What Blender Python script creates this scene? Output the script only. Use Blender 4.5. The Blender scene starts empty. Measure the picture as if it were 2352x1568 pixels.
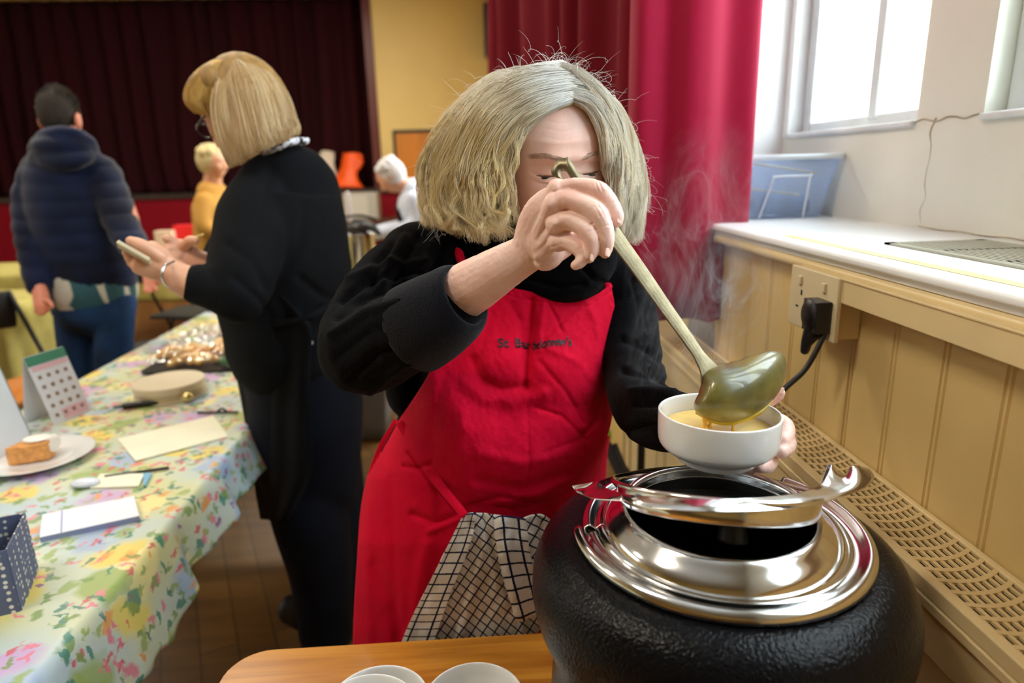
import bpy, bmesh, math, random
import numpy as np
from mathutils import Vector, Matrix, Quaternion
from math import sin, cos, pi, radians, atan2, sqrt

# ------------------------------------------------------------------ camera
FPX, CX, CY, EYE = 1500.0, 1176.0, 784.0, 1.38
YAW, PITCH, ROLL = radians(2.9), radians(14.9), radians(-1.5)
_f = np.array([sin(YAW)*cos(PITCH), cos(YAW)*cos(PITCH), -sin(PITCH)])
_r0 = np.cross(_f, [0, 0, 1.0]); _r0 /= np.linalg.norm(_r0); _u0 = np.cross(_r0, _f)
_r = _r0*cos(ROLL)+_u0*sin(ROLL); _u = -_r0*sin(ROLL)+_u0*cos(ROLL)
CAM0 = np.array([0, 0, EYE])
sc = bpy.context.scene
COL = sc.collection
cam = bpy.data.cameras.new('camera'); camo = bpy.data.objects.new('camera', cam); COL.objects.link(camo)
camo.matrix_world = Matrix(((_r[0], _u[0], -_f[0], 0), (_r[1], _u[1], -_f[1], 0), (_r[2], _u[2], -_f[2], EYE), (0, 0, 0, 1)))
cam.sensor_width = 36; cam.lens = FPX/2352*36; cam.clip_start = 0.02
cam.dof.use_dof = True; cam.dof.focus_distance = 0.74; cam.dof.aperture_fstop = 3.4
sc.camera = camo
sc.view_settings.view_transform = 'Standard'; sc.view_settings.look = 'None'
sc.view_settings.gamma = 1; sc.view_settings.exposure = 0.0
try: sc.view_settings.use_curve_mapping = False
except Exception: pass
def V(px, py, d):
    return CAM0 + d*(_f + _r*(px-CX)/FPX - _u*(py-CY)/FPX)
def px2m(p, d): return p*d/FPX

# ------------------------------------------------------------------ light
w = bpy.data.worlds.new('sky'); sc.world = w; w.use_nodes = True
bg = w.node_tree.nodes['Background']; bg.inputs[0].default_value = (0.86, 0.93, 1.0, 1); bg.inputs[1].default_value = 15.0
def area(name, loc, target, sx, sy, power, col):
    l = bpy.data.lights.new(name, 'AREA'); l.shape = 'RECTANGLE'; l.size = sx; l.size_y = sy
    l.energy = power; l.color = col
    o = bpy.data.objects.new(name, l); COL.objects.link(o); o.location = loc
    d = Vector(target)-Vector(loc); o.rotation_euler = d.to_track_quat('-Z', 'Y').to_euler()
    return o
area('daylight_far_window', (.9, 5.2, 2.6), (-2.0, 5.0, 0.9), 2.4, 1.8, 60, (.88, .94, 1.0))
area('left_wall_area_light', (-9.2, 3.5, 2.9), (-1.5, 3.0, 0.9), 4.5, 1.6, 70, (.95, .95, 1.0))  # cool area lamp just inside the left wall, which has no window opening
WARM = (1.0, .89, .72)
for i, (x, y, p) in enumerate([(-1.9, 0.2, 54), (-1.9, 3.6, 58), (-1.9, 7.2, 72), (-4.6, 1.6, 40), (-4.6, 6.0, 50)]):
    area('ceiling_lamp', (x, y, 3.72), (x, y, 0), 1.3, .35, p, WARM)

# ------------------------------------------------------------------ material helpers
def s2l(c):
    return tuple(((v/255.)/12.92 if v/255. <= .04045 else ((v/255.+.055)/1.055)**2.4) for v in c)
MATS = {}
def mat(name, col, rough=.6, metal=0, spec=.5, bump=0, bscale=100, var=0, vscale=5, sheen=0, sss=0, col2=None, alpha=1, trans=0, coat=0, bdetail=3, stretch=None, vdetail=4, thr=None, aniso=0):
    if name in MATS: return MATS[name]
    m = bpy.data.materials.new(name); m.use_nodes = True; MATS[name] = m
    nt = m.node_tree; N = nt.nodes; L = nt.links; b = N['Principled BSDF']
    if max(col) > 1.01: col = s2l(col)
    if col2 and max(col2) > 1.01: col2 = s2l(col2)
    b.inputs['Base Color'].default_value = (*col, 1); b.inputs['Roughness'].default_value = rough
    b.inputs['Metallic'].default_value = metal; b.inputs['Specular IOR Level'].default_value = spec
    b.inputs['Alpha'].default_value = alpha; b.inputs['Transmission Weight'].default_value = trans
    b.inputs['Coat Weight'].default_value = coat
    if sheen: b.inputs['Sheen Weight'].default_value = sheen; b.inputs['Sheen Roughness'].default_value = .4
    if sss:
        b.inputs['Subsurface Weight'].default_value = sss; b.inputs['Subsurface Radius'].default_value = (1, .35, .2)
        b.inputs['Subsurface Scale'].default_value = .006
    tc = N.new('ShaderNodeTexCoord'); mp = N.new('ShaderNodeMapping'); L.new(tc.outputs['Object'], mp.inputs[0])
    if stretch: mp.inputs['Scale'].default_value = stretch
    if var or col2:
        n = N.new('ShaderNodeTexNoise'); n.inputs['Scale'].default_value = vscale; n.inputs['Detail'].default_value = vdetail
        L.new(mp.outputs[0], n.inputs['Vector'])
        r = N.new('ShaderNodeValToRGB'); L.new(n.outputs[0], r.inputs[0])
        lo, hi = thr or (.35, .65)
        r.color_ramp.elements[0].position = lo; r.color_ramp.elements[1].position = hi
        c2 = col2 or tuple(max(0, v*(1-var)) for v in col)
        c1 = col if col2 else tuple(min(1, v*(1+var*.5)) for v in col)
        r.color_ramp.elements[0].color = (*c2, 1); r.color_ramp.elements[1].color = (*c1, 1)
        L.new(r.outputs[0], b.inputs['Base Color'])
    if bump:
        n2 = N.new('ShaderNodeTexNoise'); n2.inputs['Scale'].default_value = bscale; n2.inputs['Detail'].default_value = bdetail
        L.new(mp.outputs[0], n2.inputs['Vector'])
        bp = N.new('ShaderNodeBump'); bp.inputs['Strength'].default_value = min(1, bump); bp.inputs['Distance'].default_value = .002*max(1, bump)
        L.new(n2.outputs[0], bp.inputs['Height']); L.new(bp.outputs[0], b.inputs['Normal'])
    return m
def node(m, t): return m.node_tree.nodes.new(t)

# ------------------------------------------------------------------ object helpers
def link(o, parent=None):
    COL.objects.link(o)
    if parent is not None: o.parent = parent
    return o
def props(o, label=None, cat=None, group=None, kind=None):
    if label: o['label'] = label
    if cat: o['category'] = cat
    if group: o['group'] = group
    if kind: o['kind'] = kind
    return o
def thing(name, label, cat, loc=(0, 0, 0), group=None):
    o = bpy.data.objects.new(name, None); o.empty_display_size = .02; COL.objects.link(o); o.location = loc
    return props(o, label, cat, group)
def inv(parent):   # parts are given in world coordinates, stored relative to their thing
    t = Vector((0, 0, 0)); p = parent
    while p is not None: t += p.location; p = p.parent
    return np.array(t)
def mobj(name, vf, m, parent=None, smooth=True, mats=None, fm=None, uv=None, bevel=0, subsurf=0, solid=0, label=None, auto=None):
    v, f = vf
    v = np.asarray(v, float)
    off = inv(parent) if parent is not None else np.zeros(3)
    me = bpy.data.meshes.new(name)
    if isinstance(f, np.ndarray) and f.dtype != object:
        k = f.shape[1]; me.vertices.add(len(v)); me.vertices.foreach_set('co', (v-off).astype(np.float32).ravel())
        me.loops.add(f.size); me.loops.foreach_set('vertex_index', f.astype(np.int32).ravel())
        me.polygons.add(len(f)); me.polygons.foreach_set('loop_start', np.arange(0, f.size, k, dtype=np.int32))
        me.update(calc_edges=True)
    else:
        me.from_pydata([tuple(a) for a in (v-off)], [], [tuple(int(i) for i in a) for a in f])
    for mm in (mats or [m]): me.materials.append(mm)
    if fm is not None: me.polygons.foreach_set('material_index', np.asarray(fm, np.int32))
    if smooth: me.polygons.foreach_set('use_smooth', [True]*len(me.polygons))
    if uv is not None:
        ul = me.uv_layers.new(name='UVMap'); li = np.zeros(len(me.loops), np.int32); me.loops.foreach_get('vertex_index', li)
        ul.data.foreach_set('uv', np.asarray(uv, np.float32)[li].ravel())
    me.update()
    o = bpy.data.objects.new(name, me); link(o, parent)
    if solid:
        q = o.modifiers.new('s', 'SOLIDIFY'); q.thickness = solid; q.offset = 0
    if bevel:
        q = o.modifiers.new('b', 'BEVEL'); q.width = bevel; q.segments = 3; q.limit_method = 'ANGLE'; q.angle_limit = radians(40)
        if smooth:
            me.polygons.foreach_set('use_smooth', [True]*len(me.polygons)); q.harden_normals = False
            w_ = o.modifiers.new('w', 'WEIGHTED_NORMAL'); w_.keep_sharp = False
    if subsurf:
        q = o.modifiers.new('u', 'SUBSURF'); q.levels = subsurf; q.render_levels = subsurf
    if label: o['label'] = label
    return o
def join(*ms):
    vs, fs, n = [], [], 0
    for v, f in ms:
        vs.append(np.asarray(v, float).reshape(-1, 3)); fs += [tuple(int(i)+n for i in a) for a in f]; n += len(v)
    return np.concatenate(vs), fs
def box(x0, x1, y0, y1, z0, z1):
    v = [(x, y, z) for x in (x0, x1) for y in (y0, y1) for z in (z0, z1)]
    return np.array(v, float), [(0, 1, 3, 2), (4, 6, 7, 5), (0, 4, 5, 1), (2, 3, 7, 6), (0, 2, 6, 4), (1, 5, 7, 3)]
def grid(P, closed_u=False, closed_v=False):
    """P: (nv, nu, 3) -> quads"""
    nv, nu = P.shape[:2]
    idx = np.arange(nv*nu).reshape(nv, nu)
    a = idx if not closed_u else np.concatenate([idx, idx[:, :1]], 1)
    if closed_v: a = np.concatenate([a, a[:1]], 0)
    f = np.stack([a[:-1, :-1], a[:-1, 1:], a[1:, 1:], a[1:, :-1]], -1).reshape(-1, 4)
    return P.reshape(-1, 3), f
def flip(vf): return vf[0], [tuple(reversed(a)) for a in vf[1]]
def crom(pts, n):
    pts = np.asarray(pts, float)
    if len(pts) < 3:
        t = np.linspace(0, 1, n)[:, None]; return pts[0]*(1-t)+pts[-1]*t
    P = np.concatenate([[2*pts[0]-pts[1]], pts, [2*pts[-1]-pts[-2]]])
    t = np.linspace(0, len(pts)-1-1e-9, n); i = t.astype(int); u = (t-i)[:, None]
    p0, p1, p2, p3 = P[i], P[i+1], P[i+2], P[i+3]
    return .5*((2*p1)+(-p0+p2)*u+(2*p0-5*p1+4*p2-p3)*u**2+(-p0+3*p1-3*p2+p3)*u**3)
def norm(a): a = np.asarray(a, float); return a/(np.linalg.norm(a)+1e-12)
def loft(pts, rad, n=16, steps=None, ref=None, cap=True, power=2.0):
    """swept tube. pts (k,3); rad (k,) or (k,2) -> (a along ref side, b along ref)."""
    pts = np.asarray(pts, float); rad = np.asarray(rad, float)
    if rad.ndim == 0: rad = np.full(len(pts), float(rad))
    if rad.ndim == 1: rad = np.stack([rad, rad], 1)
    steps = steps or (len(pts)-1)*6+1
    P = crom(pts, steps); R = np.maximum(crom(rad, steps), 1e-5)
    T = np.gradient(P, axis=0); T /= np.linalg.norm(T, axis=1)[:, None]+1e-12
    up = norm(ref) if ref is not None else norm(np.cross(T[0], [.3, .5, .8]))
    ang = np.linspace(0, 2*pi, n, endpoint=False); ca, sa = np.cos(ang), np.sin(ang)
    if power != 2: ca = np.sign(ca)*abs(ca)**(2/power); sa = np.sign(sa)*abs(sa)**(2/power)
    rings = []
    def frame(t, up):
        s = norm(np.cross(t, up)); b = norm(np.cross(s, t)); return s, b
    first = True
    for i in range(steps):
        if ref is None: 
            s, b = frame(T[i], up); up = b
        else: s, b = frame(T[i], up)
        rings.append((P[i], s, b, R[i], T[i]))
    out = []
    def ring(c, s, b, r, k=1): return c+s*(r[0]*k)*ca[:, None]+b*(r[1]*k)*sa[:, None]
    if cap:
        c, s, b, r, t = rings[0]; m = min(r)
        for a in (80, 60, 40, 20): out.append(ring(c-t*m*sin(radians(a)), s, b, r, cos(radians(a))))
    for c, s, b, r, t in rings: out.append(ring(c, s, b, r))
    if cap:
        c, s, b, r, t = rings[-1]; m = min(r)
        for a in (20, 40, 60, 80): out.append(ring(c+t*m*sin(radians(a)), s, b, r, cos(radians(a))))
    v, f = grid(np.array(out), closed_u=True)
    f = [tuple(a) for a in f]
    if cap:
        f.append(tuple(range(n-1, -1, -1))); f.append(tuple(range(len(v)-n, len(v))))
    else:
        pass
    return v, f
def tubeline(pts, r, n=8, steps=None): return loft(pts, [r]*len(pts), n, steps)
def ellips(c, r, axes=None, nu=28, nv=16):
    th = np.linspace(0, 2*pi, nu, endpoint=False); ph = np.linspace(-pi/2, pi/2, nv)[1:-1]
    P = np.stack([np.cos(ph)[:, None]*np.cos(th), np.cos(ph)[:, None]*np.sin(th), np.sin(ph)[:, None]*np.ones(nu)], -1)
    P = P*np.asarray(r, float)
    if axes is not None: P = P@np.asarray(axes, float)
    P = P+np.asarray(c, float); v, f = grid(P, closed_u=True); f = [tuple(a) for a in f]
    f.append(tuple(range(nu-1, -1, -1))); f.append(tuple(range(len(v)-nu, len(v))))
    return v, f
def lathe(prof, c=(0, 0, 0), n=96, a0=0, a1=2*pi, X=(1, 0, 0), Y=(0, 1, 0), Z=(0, 0, 1)):
    prof = np.asarray(prof, float); full = abs(a1-a0-2*pi) < 1e-6
    th = np.linspace(a0, a1, n, endpoint=not full)
    X, Y, Z = (np.asarray(q, float) for q in (X, Y, Z))
    P = prof[:, None, :1]*(np.cos(th)[None, :, None]*X+np.sin(th)[None, :, None]*Y)+prof[:, None, 1:]*Z+np.asarray(c, float)
    return grid(P, closed_u=full)
def smoothprof(pts, n=60): return crom(np.asarray(pts, float), n)
def fuse(parts, voxel, smooth=6, fac=.5):
    v, f = join(*parts)
    me = bpy.data.meshes.new('tmp'); me.from_pydata([tuple(a) for a in v], [], f); me.update()
    o = bpy.data.objects.new('tmp', me); COL.objects.link(o)
    q = o.modifiers.new('r', 'REMESH'); q.mode = 'VOXEL'; q.voxel_size = voxel; q.adaptivity = 0
    if smooth:
        q = o.modifiers.new('s', 'SMOOTH'); q.factor = fac; q.iterations = smooth
    dg = bpy.context.evaluated_depsgraph_get(); ev = o.evaluated_get(dg); em = ev.to_mesh()
    n = len(em.vertices); co = np.zeros(n*3, np.float32); em.vertices.foreach_get('co', co)
    tot = np.zeros(len(em.polygons), np.int32); em.polygons.foreach_get('loop_total', tot)
    li = np.zeros(len(em.loops), np.int32); em.loops.foreach_get('vertex_index', li)
    if (tot == 4).all(): F = li.reshape(-1, 4)
    else:
        F = []; k = 0
        for t in tot: F.append(tuple(li[k:k+t])); k += t
    ev.to_mesh_clear(); bpy.data.objects.remove(o); bpy.data.meshes.remove(me)
    return co.reshape(-1, 3).astype(float), F
def vnormals(v, F):
    F = np.asarray(F); a = v[F[:, 2]]-v[F[:, 0]]; b = v[F[:, 3]]-v[F[:, 1]]; n = np.cross(a, b)
    N = np.zeros_like(v)
    for k in range(4): np.add.at(N, F[:, k], n)
    return N/(np.linalg.norm(N, axis=1)[:, None]+1e-12)
def _hash(i, j, k): 
    h = np.sin(i*127.1+j*311.7+k*74.7)*43758.5453; return h-np.floor(h)
def vnoise(p):
    p = np.asarray(p, float); i = np.floor(p); f = p-i; f = f*f*(3-2*f); r = 0
    for dx in (0, 1):
        for dy in (0, 1):
            for dz in (0, 1):
                wgt = (f[..., 0] if dx else 1-f[..., 0])*(f[..., 1] if dy else 1-f[..., 1])*(f[..., 2] if dz else 1-f[..., 2])
                r = r+wgt*_hash(i[..., 0]+dx, i[..., 1]+dy, i[..., 2]+dz)
    return r*2-1
RN = random.Random(7); NR = np.random.default_rng(5)
# ------------------------------------------------------------------ the room
M_cream = mat('cream_wall_paint', (226, 196, 122), .55, var=.06, vscale=1.2, bump=.15, bscale=60)
M_board = mat('cream_board_paint', (222, 192, 128), .38, var=.07, vscale=3, bump=.12, bscale=40, stretch=(1, 1, .15))
M_boardtrim = mat('cream_trim_paint', (226, 202, 150), .35, var=.06, vscale=8)
M_white = mat('aged_white_paint', (220, 220, 208), .45, var=.10, vscale=2.2, bump=.25, bscale=14)
M_whitesill = mat('white_sill_paint', (238, 240, 240), .30, var=.03, vscale=6, bump=.1, bscale=20)
M_plaster = mat('white_plaster', (236, 238, 238), .7, var=.04, vscale=2, bump=.2, bscale=25)
M_black = mat('black_plastic', (.012, .012, .014), .35)
M_dark = mat('dark_void', (.01, .01, .01), .9)

def structure(o, k='structure'): o['kind'] = k; return o
# floor: worn boards
M_floor = bpy.data.materials.new('worn_wood_floor'); M_floor.use_nodes = True
nt = M_floor.node_tree; N = nt.nodes; L = nt.links; b = N['Principled BSDF']; b.inputs['Roughness'].default_value = .42
tc = N.new('ShaderNodeTexCoord'); mp = N.new('ShaderNodeMapping'); mp.inputs['Rotation'].default_value = (0, 0, radians(66))
L.new(tc.outputs['Object'], mp.inputs[0])
br = N.new('ShaderNodeTexBrick'); br.inputs['Color1'].default_value = (*s2l((126, 92, 44)), 1); br.inputs['Color2'].default_value = (*s2l((108, 76, 36)), 1)
br.inputs['Mortar'].default_value = (*s2l((84, 60, 30)), 1); br.inputs['Scale'].default_value = 1; br.inputs['Mortar Size'].default_value = .004
br.inputs['Brick Width'].default_value = 1.9; br.inputs['Row Height'].default_value = .105; br.inputs['Mortar Smooth'].default_value = .4
L.new(mp.outputs[0], br.inputs[0])
nz = N.new('ShaderNodeTexNoise'); nz.inputs['Scale'].default_value = 3; nz.inputs['Detail'].default_value = 8
mp2 = N.new('ShaderNodeMapping'); mp2.inputs['Rotation'].default_value = (0, 0, radians(66)); mp2.inputs['Scale'].default_value = (.6, 5, 1)
L.new(tc.outputs['Object'], mp2.inputs[0]); L.new(mp2.outputs[0], nz.inputs['Vector'])
rp = N.new('ShaderNodeValToRGB'); rp.color_ramp.elements[0].position = .3; rp.color_ramp.elements[1].position = .7
rp.color_ramp.elements[0].color = (.45, .42, .38, 1); rp.color_ramp.elements[1].color = (1.15, 1.1, 1.0, 1); L.new(nz.outputs[0], rp.inputs[0])
mx = N.new('ShaderNodeMix'); mx.data_type = 'RGBA'; mx.blend_type = 'MULTIPLY'; mx.inputs[0].default_value = .8
L.new(br.outputs[0], mx.inputs[6]); L.new(rp.outputs[0], mx.inputs[7]); L.new(mx.outputs[2], b.inputs['Base Color'])

XL, XW, YB, YF, ZC = -9.5, .54, 10.0, -6.5, 3.9
structure(mobj('floor', box(XL-.2, 1.2, YF-.2, YB+2.2, -.1, 0), M_floor, smooth=False))
structure(mobj('ceiling', box(XL-.2, 1.2, YF-.2, YB+2.2, ZC, ZC+.1), M_plaster, smooth=False))
structure(mobj('wall_left', box(XL-.15, XL, YF, YB, 0, ZC), M_cream, smooth=False))
structure(mobj('wall_rear', box(XL-.15, 1.0, YF-.15, YF, 0, ZC), M_cream, smooth=False))
# wall with the stage opening
SX0, SX1, SZ0, SZ1 = -8.6, -1.33, 1.14, 3.75
structure(mobj('wall_back', join(box(SX1+.0, .66, YB, YB+.2, 0, ZC), box(XL, SX0, YB, YB+.2, 0, ZC), box(SX0, SX1, YB, YB+.2, SZ1, ZC)), M_cream, smooth=False))
structure(mobj('wall_stage', join(box(SX0-.5, SX1+.5, YB+2.0, YB+2.1, 0, ZC), box(SX0-.6, SX0-.5, YB+.2, YB+2.1, 0, ZC), box(SX1+.5, SX1+.6, YB+.2, YB+2.1, 0, ZC)), M_dark, smooth=False))
M_frame = mat('dark_red_wood', (.10, .012, .008), .4)
structure(mobj('trim_1', join(box(SX1-.12, SX1, YB-.03, YB+.2, SZ0, SZ1), box(SX0, SX0+.12, YB-.03, YB+.2, SZ0, SZ1)), M_frame, smooth=False))
M_stagefront = mat('crimson_stage_front', (128, 0, 20), .7, spec=.2, bump=.2, bscale=30)
M_ledge = mat('dark_wood_ledge', (.03, .018, .012), .4)
structure(mobj('wall_stage_front', box(SX0, SX1+.22, YB-.05, YB+.15, 0, SZ0-.05), M_stagefront, smooth=False))
structure(mobj('trim_2', box(SX0, SX1+.22, YB-.10, YB+1.9, SZ0-.07, SZ0), M_ledge, smooth=False))

# right-hand wall: panelled boxing, deep sill, window wall
WY0 = -1.2                                          # boxing runs back past the camera
YE = 1.43
def boards(x, y0, y1, z0, z1, w_=.0925):
    out = []; y = y1
    while y > y0:
        a = max(y-w_, y0)
        # each board: flat face and a bead groove at its edge
        prof = [(0, a), (0, a+.0020), (.0035, a+.0035), (.0035, a+.0055), (.0008, a+.0075), (.0008, a+.011), (.003, a+.0125), (.0, a+.0145), (0, y)]
        P = np.array([[(x+dx, yy, z) for dx, yy in prof] for z in (z0, z1)])
        out.append(grid(P)); y -= w_
    return join(*out)
bw = boards(XW, WY0, YE, 0, 1.225)
structure(mobj('wall_right_boards', join(bw, box(XW+.004, XW+.02, WY0, YE, 0, 1.225), box(XW, XW+.08, YE-.002, YE, 0, 1.25)), M_board, smooth=False))
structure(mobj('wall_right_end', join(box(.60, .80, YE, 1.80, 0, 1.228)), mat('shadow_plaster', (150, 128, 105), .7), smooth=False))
# main wall behind, with window bays cut (built as separate strips between openings)
WX = .82
def wallstrip(y0, y1, z0, z1, x0=WX, x1=WX+.30): return box(x0, x1, y0, y1, z0, z1)
structure(mobj('wall_right', join(wallstrip(YF, 1.80, 0, 1.44), wallstrip(YF, 1.80, 3.2, ZC), wallstrip(1.06, 1.225, 1.44, 3.2),
    wallstrip(.36, .46, 1.44, 3.2), wallstrip(YF, -.24, 1.44, 3.2)), M_white, smooth=False))
structure(mobj('wall_right_far', join(box(XW+.10, WX+.3, 1.80, 4.2, 0, ZC), box(XW+.10, WX+.3, 6.2, YB, 0, ZC), box(XW+.10, WX+.3, 4.2, 6.2, 0, 1.3), box(XW+.10, WX+.3, 4.2, 6.2, 3.3, ZC)), M_cream, smooth=False))
structure(mobj('window_reveal', join(box(.60, WX+.02, 1.765, 1.80, 1.25, 3.2), box(WX-.001, WX+.3, 1.735, 1.80, 1.44, 3.2)), M_plaster, smooth=False)).name = 'wall_reveal'
# sill board with double nosing
def extr_y(prof, y0, y1, n=2):
    ys = np.linspace(y0, y1, n)
    P = np.array([[(x, y, z) for x, z in prof] for y in ys]); return grid(P, closed_u=True)
def arc(cx, cz, r, a0, a1, n=7): return [(cx+r*cos(radians(a)), cz+r*sin(radians(a))) for a in np.linspace(a0, a1, n)]
SZ = 1.253
prof = [(WX+.01, SZ-.022), (WX+.01, SZ)]+arc(.512, SZ-.008, .008, 90, 180)+[(.504, SZ-.011), (.511, SZ-.013), (.513, SZ-.0135)]+[(.513, SZ-.022)]
sillo = mobj('sill_board', extr_y(prof, WY0, 1.77), M_whitesill, smooth=False, bevel=.0015)
structure(sillo).name = 'trim_3'
prof = [(WX-.2, SZ-.040), (WX-.2, SZ-.0225), (.517, SZ-.0225)]+arc(.517, SZ-.0310, .0085, 90, 270)+[(.53, SZ-.040)]
structure(mobj('trim_4', extr_y(prof, WY0, YE+.01), M_boardtrim, smooth=False))
structure(mobj('trim_5', join(box(.530, .538, .55, 1.30, 1.212, 1.2165)), M_ledge, smooth=False)) if False else None
tp = mobj('yellow_tape_strip', box(.535, .553, WY0+.3, 1.12, SZ+.0002, SZ+.0008), mat('yellow_tape', (222, 212, 140), .5, var=.1, vscale=20), smooth=False)
props(tp, 'long faded yellow tape strip along the front of the white window sill', 'tape')
# flush vent grille in the sill
vg = thing('sill_vent', 'flat grey slotted vent let into the white window sill', 'vent', (.70, .87, SZ))
VX0, VX1, VY0, VY1 = .62, .775, .35, .965
mobj('frame', join(box(VX0, VX0+.014, VY0, VY1, SZ+.0003, SZ+.003), box(VX1-.014, VX1, VY0, VY1, SZ+.0003, SZ+.003), box(VX0, VX1, VY1-.014, VY1, SZ+.0003, SZ+.003)), mat('grey_metal', (170, 168, 150), .4, metal=.3), vg, smooth=False)
mobj('backing', box(VX0+.002, VX1-.002, VY0, VY1-.002, SZ+.0002, SZ+.0008), M_dark, vg, smooth=False)
sl = []
x = VX0+.018
while x < VX1-.014: sl.append(box(x, x+.0062, VY0, VY1-.01, SZ+.0009, SZ+.0028)); x += .0098
y = VY1-.11
while y > VY0: sl.append(box(VX0+.01, VX1-.01, y, y+.010, SZ+.0009, SZ+.0028)); y -= .11
mobj('slats', join(*sl), MATS['grey_metal'], vg, smooth=False)
pc = mobj('broken_clip', join(loft([(.742, .79, SZ+.005), (.748, .745, SZ+.006), (.752, .70, SZ+.005)], [.003, .004, .003], 8)), M_black); props(pc, 'small black broken plastic piece lying on the sill vent', 'plastic piece')
gp = mobj('folded_wedge', box(.798, .818, .865, .905, SZ+.0005, SZ+.011), mat('dark_green', (28, 70, 38), .6), bevel=.002); props(gp, 'small dark green wedge pushed against the window wall on the sill', 'wedge')
# crack line and rough joints in the painted stone under the windows
M_crack = mat('dirty_crack', (176, 166, 142), .8, var=.4, vscale=40)
cr = [loft([(WX-.0004, 1.175+.004*sin(k*2.1)+.003*(k % 2), z) for k, z in enumerate(np.linspace(1.262, 1.445, 9))], [.0003, .0004, .0003, .0006, .0003, .0004, .0006, .0014, .0020], 6),
      loft([(WX-.0004, y, SZ+.002+.0012*sin(y*60)) for y in np.linspace(.5, 1.18, 24)], .0010, 6),
      loft([(WX-.001, y, 1.443+.003*sin(y*90)) for y in np.linspace(1.06, 1.225, 9)], .0013, 6)]
structure(mobj('wall_crack', join(*cr), M_crack)); bpy.data.objects['wall_crack'].name = 'trim_6'

# windows
M_frost = bpy.data.materials.new('window_glass'); M_frost.use_nodes = True
nt = M_frost.node_tree; N = nt.nodes; L = nt.links; N.remove(N['Principled BSDF'])
tr = N.new('ShaderNodeBsdfTransparent'); tr.inputs[0].default_value = (.93, .96, .97, 1); gl = N.new('ShaderNodeBsdfGlossy'); gl.inputs['Roughness'].default_value = .08
ms = N.new('ShaderNodeMixShader'); ms.inputs[0].default_value = .06; L.new(tr.outputs[0], ms.inputs[1]); L.new(gl.outputs[0], ms.inputs[2]); L.new(ms.outputs[0], N['Material Output'].inputs[0])
M_wframe = mat('white_window_paint', (214, 219, 220), .45, var=.12, vscale=9, bump=.2, bscale=50)
def window(k, y0, y1, bars, z0=1.44, z1=3.2):
    wobj = bpy.data.objects.new('window_%d' % k, None); COL.objects.link(wobj); wobj.location = (WX, (y0+y1)/2, z0); structure(wobj)
    x0, x1 = WX+.035, WX+.085; t = .040
    fr = [box(x0, x1, y0, y0+t, z0, z1), box(x0, x1, y1-t, y1, z0, z1), box(x0+.001, x1-.001, y0+t-.0002, y1-t+.0002, z0, z0+.030), box(x0+.001, x1-.001, y0+t-.0002, y1-t+.0002, z1-.04, z1)]
    fr.append(box(WX-.010, x0-.0005, y0-.0, y1, z0-.006, z0+.006))
    mobj('frame', join(*fr), M_wframe, wobj, smooth=False, bevel=.004)
    for yb in bars: mobj('glazing_bar', join(box(x0-.004, x1, yb-.014, yb+.014, z0+.02, z1-.02)), M_wframe, wobj, smooth=False, bevel=.003)
    edges = [y0+t]+list(bars)+[y1-t]
    for a, c in zip(edges[:-1], edges[1:]):
        mobj('pane', box(x0+.02, x0+.024, a-.005, c+.005, z0+.02, z1-.02), M_frost, wobj, smooth=False)
window(1, 1.225, 1.735, [1.425]); window(2, .46, 1.06, [.76]); window(3, -.24, .36, [.06])
# pale building across the yard, seen through the glass
M_out = mat('pale_render', (222, 222, 206), .8, var=.05, vscale=.6)
ob = thing('neighbour_building', 'pale rendered building across the yard seen through the window panes', 'building', (5.5, 5.2, 0))
mobj('wall', box(5.5, 5.9, 4.6, 16, 0, 5.0), M_out, ob, smooth=False)
mobj('roof', join(box(5.3, 6.1, 4.4, 16.2, 5.0, 5.2)), mat('slate', (150, 155, 165), .7), ob, smooth=False)

# radiator cover
RC = thing('radiator_cover', 'cream radiator cover with a pierced top grille along the panelled wall', 'radiator cover', (.49, .5, 0))
GX0, GX1, GZ, GY0, GY1 = .449, .5335, .962, -.9, 1.98
M_grille = mat('cream_grille_paint', (216, 190, 138), .42, var=.08, vscale=12)
bars_ = []
nx = 8; inner0, inner1 = GX0+.008, GX1-.004; pitch = (inner1-inner0)/nx
for i in range(nx+1):
    xx = inner0+i*pitch; bars_.append(box(xx-.0020, xx+.0020, GY0, GY1, GZ-.003, GZ))
ypos = GY0+.02
ts = np.linspace(0, 1, 9)
while ypos < GY1-.02:
    P = []
    for t in ts:
        xx = inner0+(inner1-inner0)*t; yy = ypos+.010*(t-.5)-.010*4*t*(1-t)
        P.append([(xx, yy-.0030, GZ+.0003), (xx, yy+.0030, GZ+.0003), (xx, yy+.0030, GZ-.0025), (xx, yy-.0030, GZ-.0025)])
    bars_.append(grid(np.array(P), closed_u=True)); ypos += .0195
mobj('grille', join(*bars_), M_grille, RC, smooth=False)
mobj('casing', join(box(GX0-.004, inner0, GY0, GY1, GZ-.016, GZ+.001), box(inner1, GX1+.004, GY0, GY1, GZ-.012, GZ+.001),
     box(GX0, GX1, GY1-.012, GY1, GZ-.012, GZ+.001),
     box(GX0+.004, GX0+.016, GY0, GY1, GZ-.085, GZ-.014), box(GX0-.006, GX0+.004, GY0, GY1, GZ-.028, GZ-.017), box(GX0+.018, GX0+.026, GY0, GY1, .06, GZ-.08),
     *[box(GX0+.010, GX0+.022, y, y+.04, .06, GZ-.08) for y in (-.7, -.1, .62, 1.24, 1.9)], box(GX0+.004, GX1, GY1-.02, GY1, 0, GZ-.01)), M_boardtrim, RC, smooth=False, bevel=.0015)
fins = [box(GX0+.034, GX1-.012, y, y+.0018, (.55), .87) for y in np.arange(GY0+.05, GY1-.05, .037)]
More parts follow.
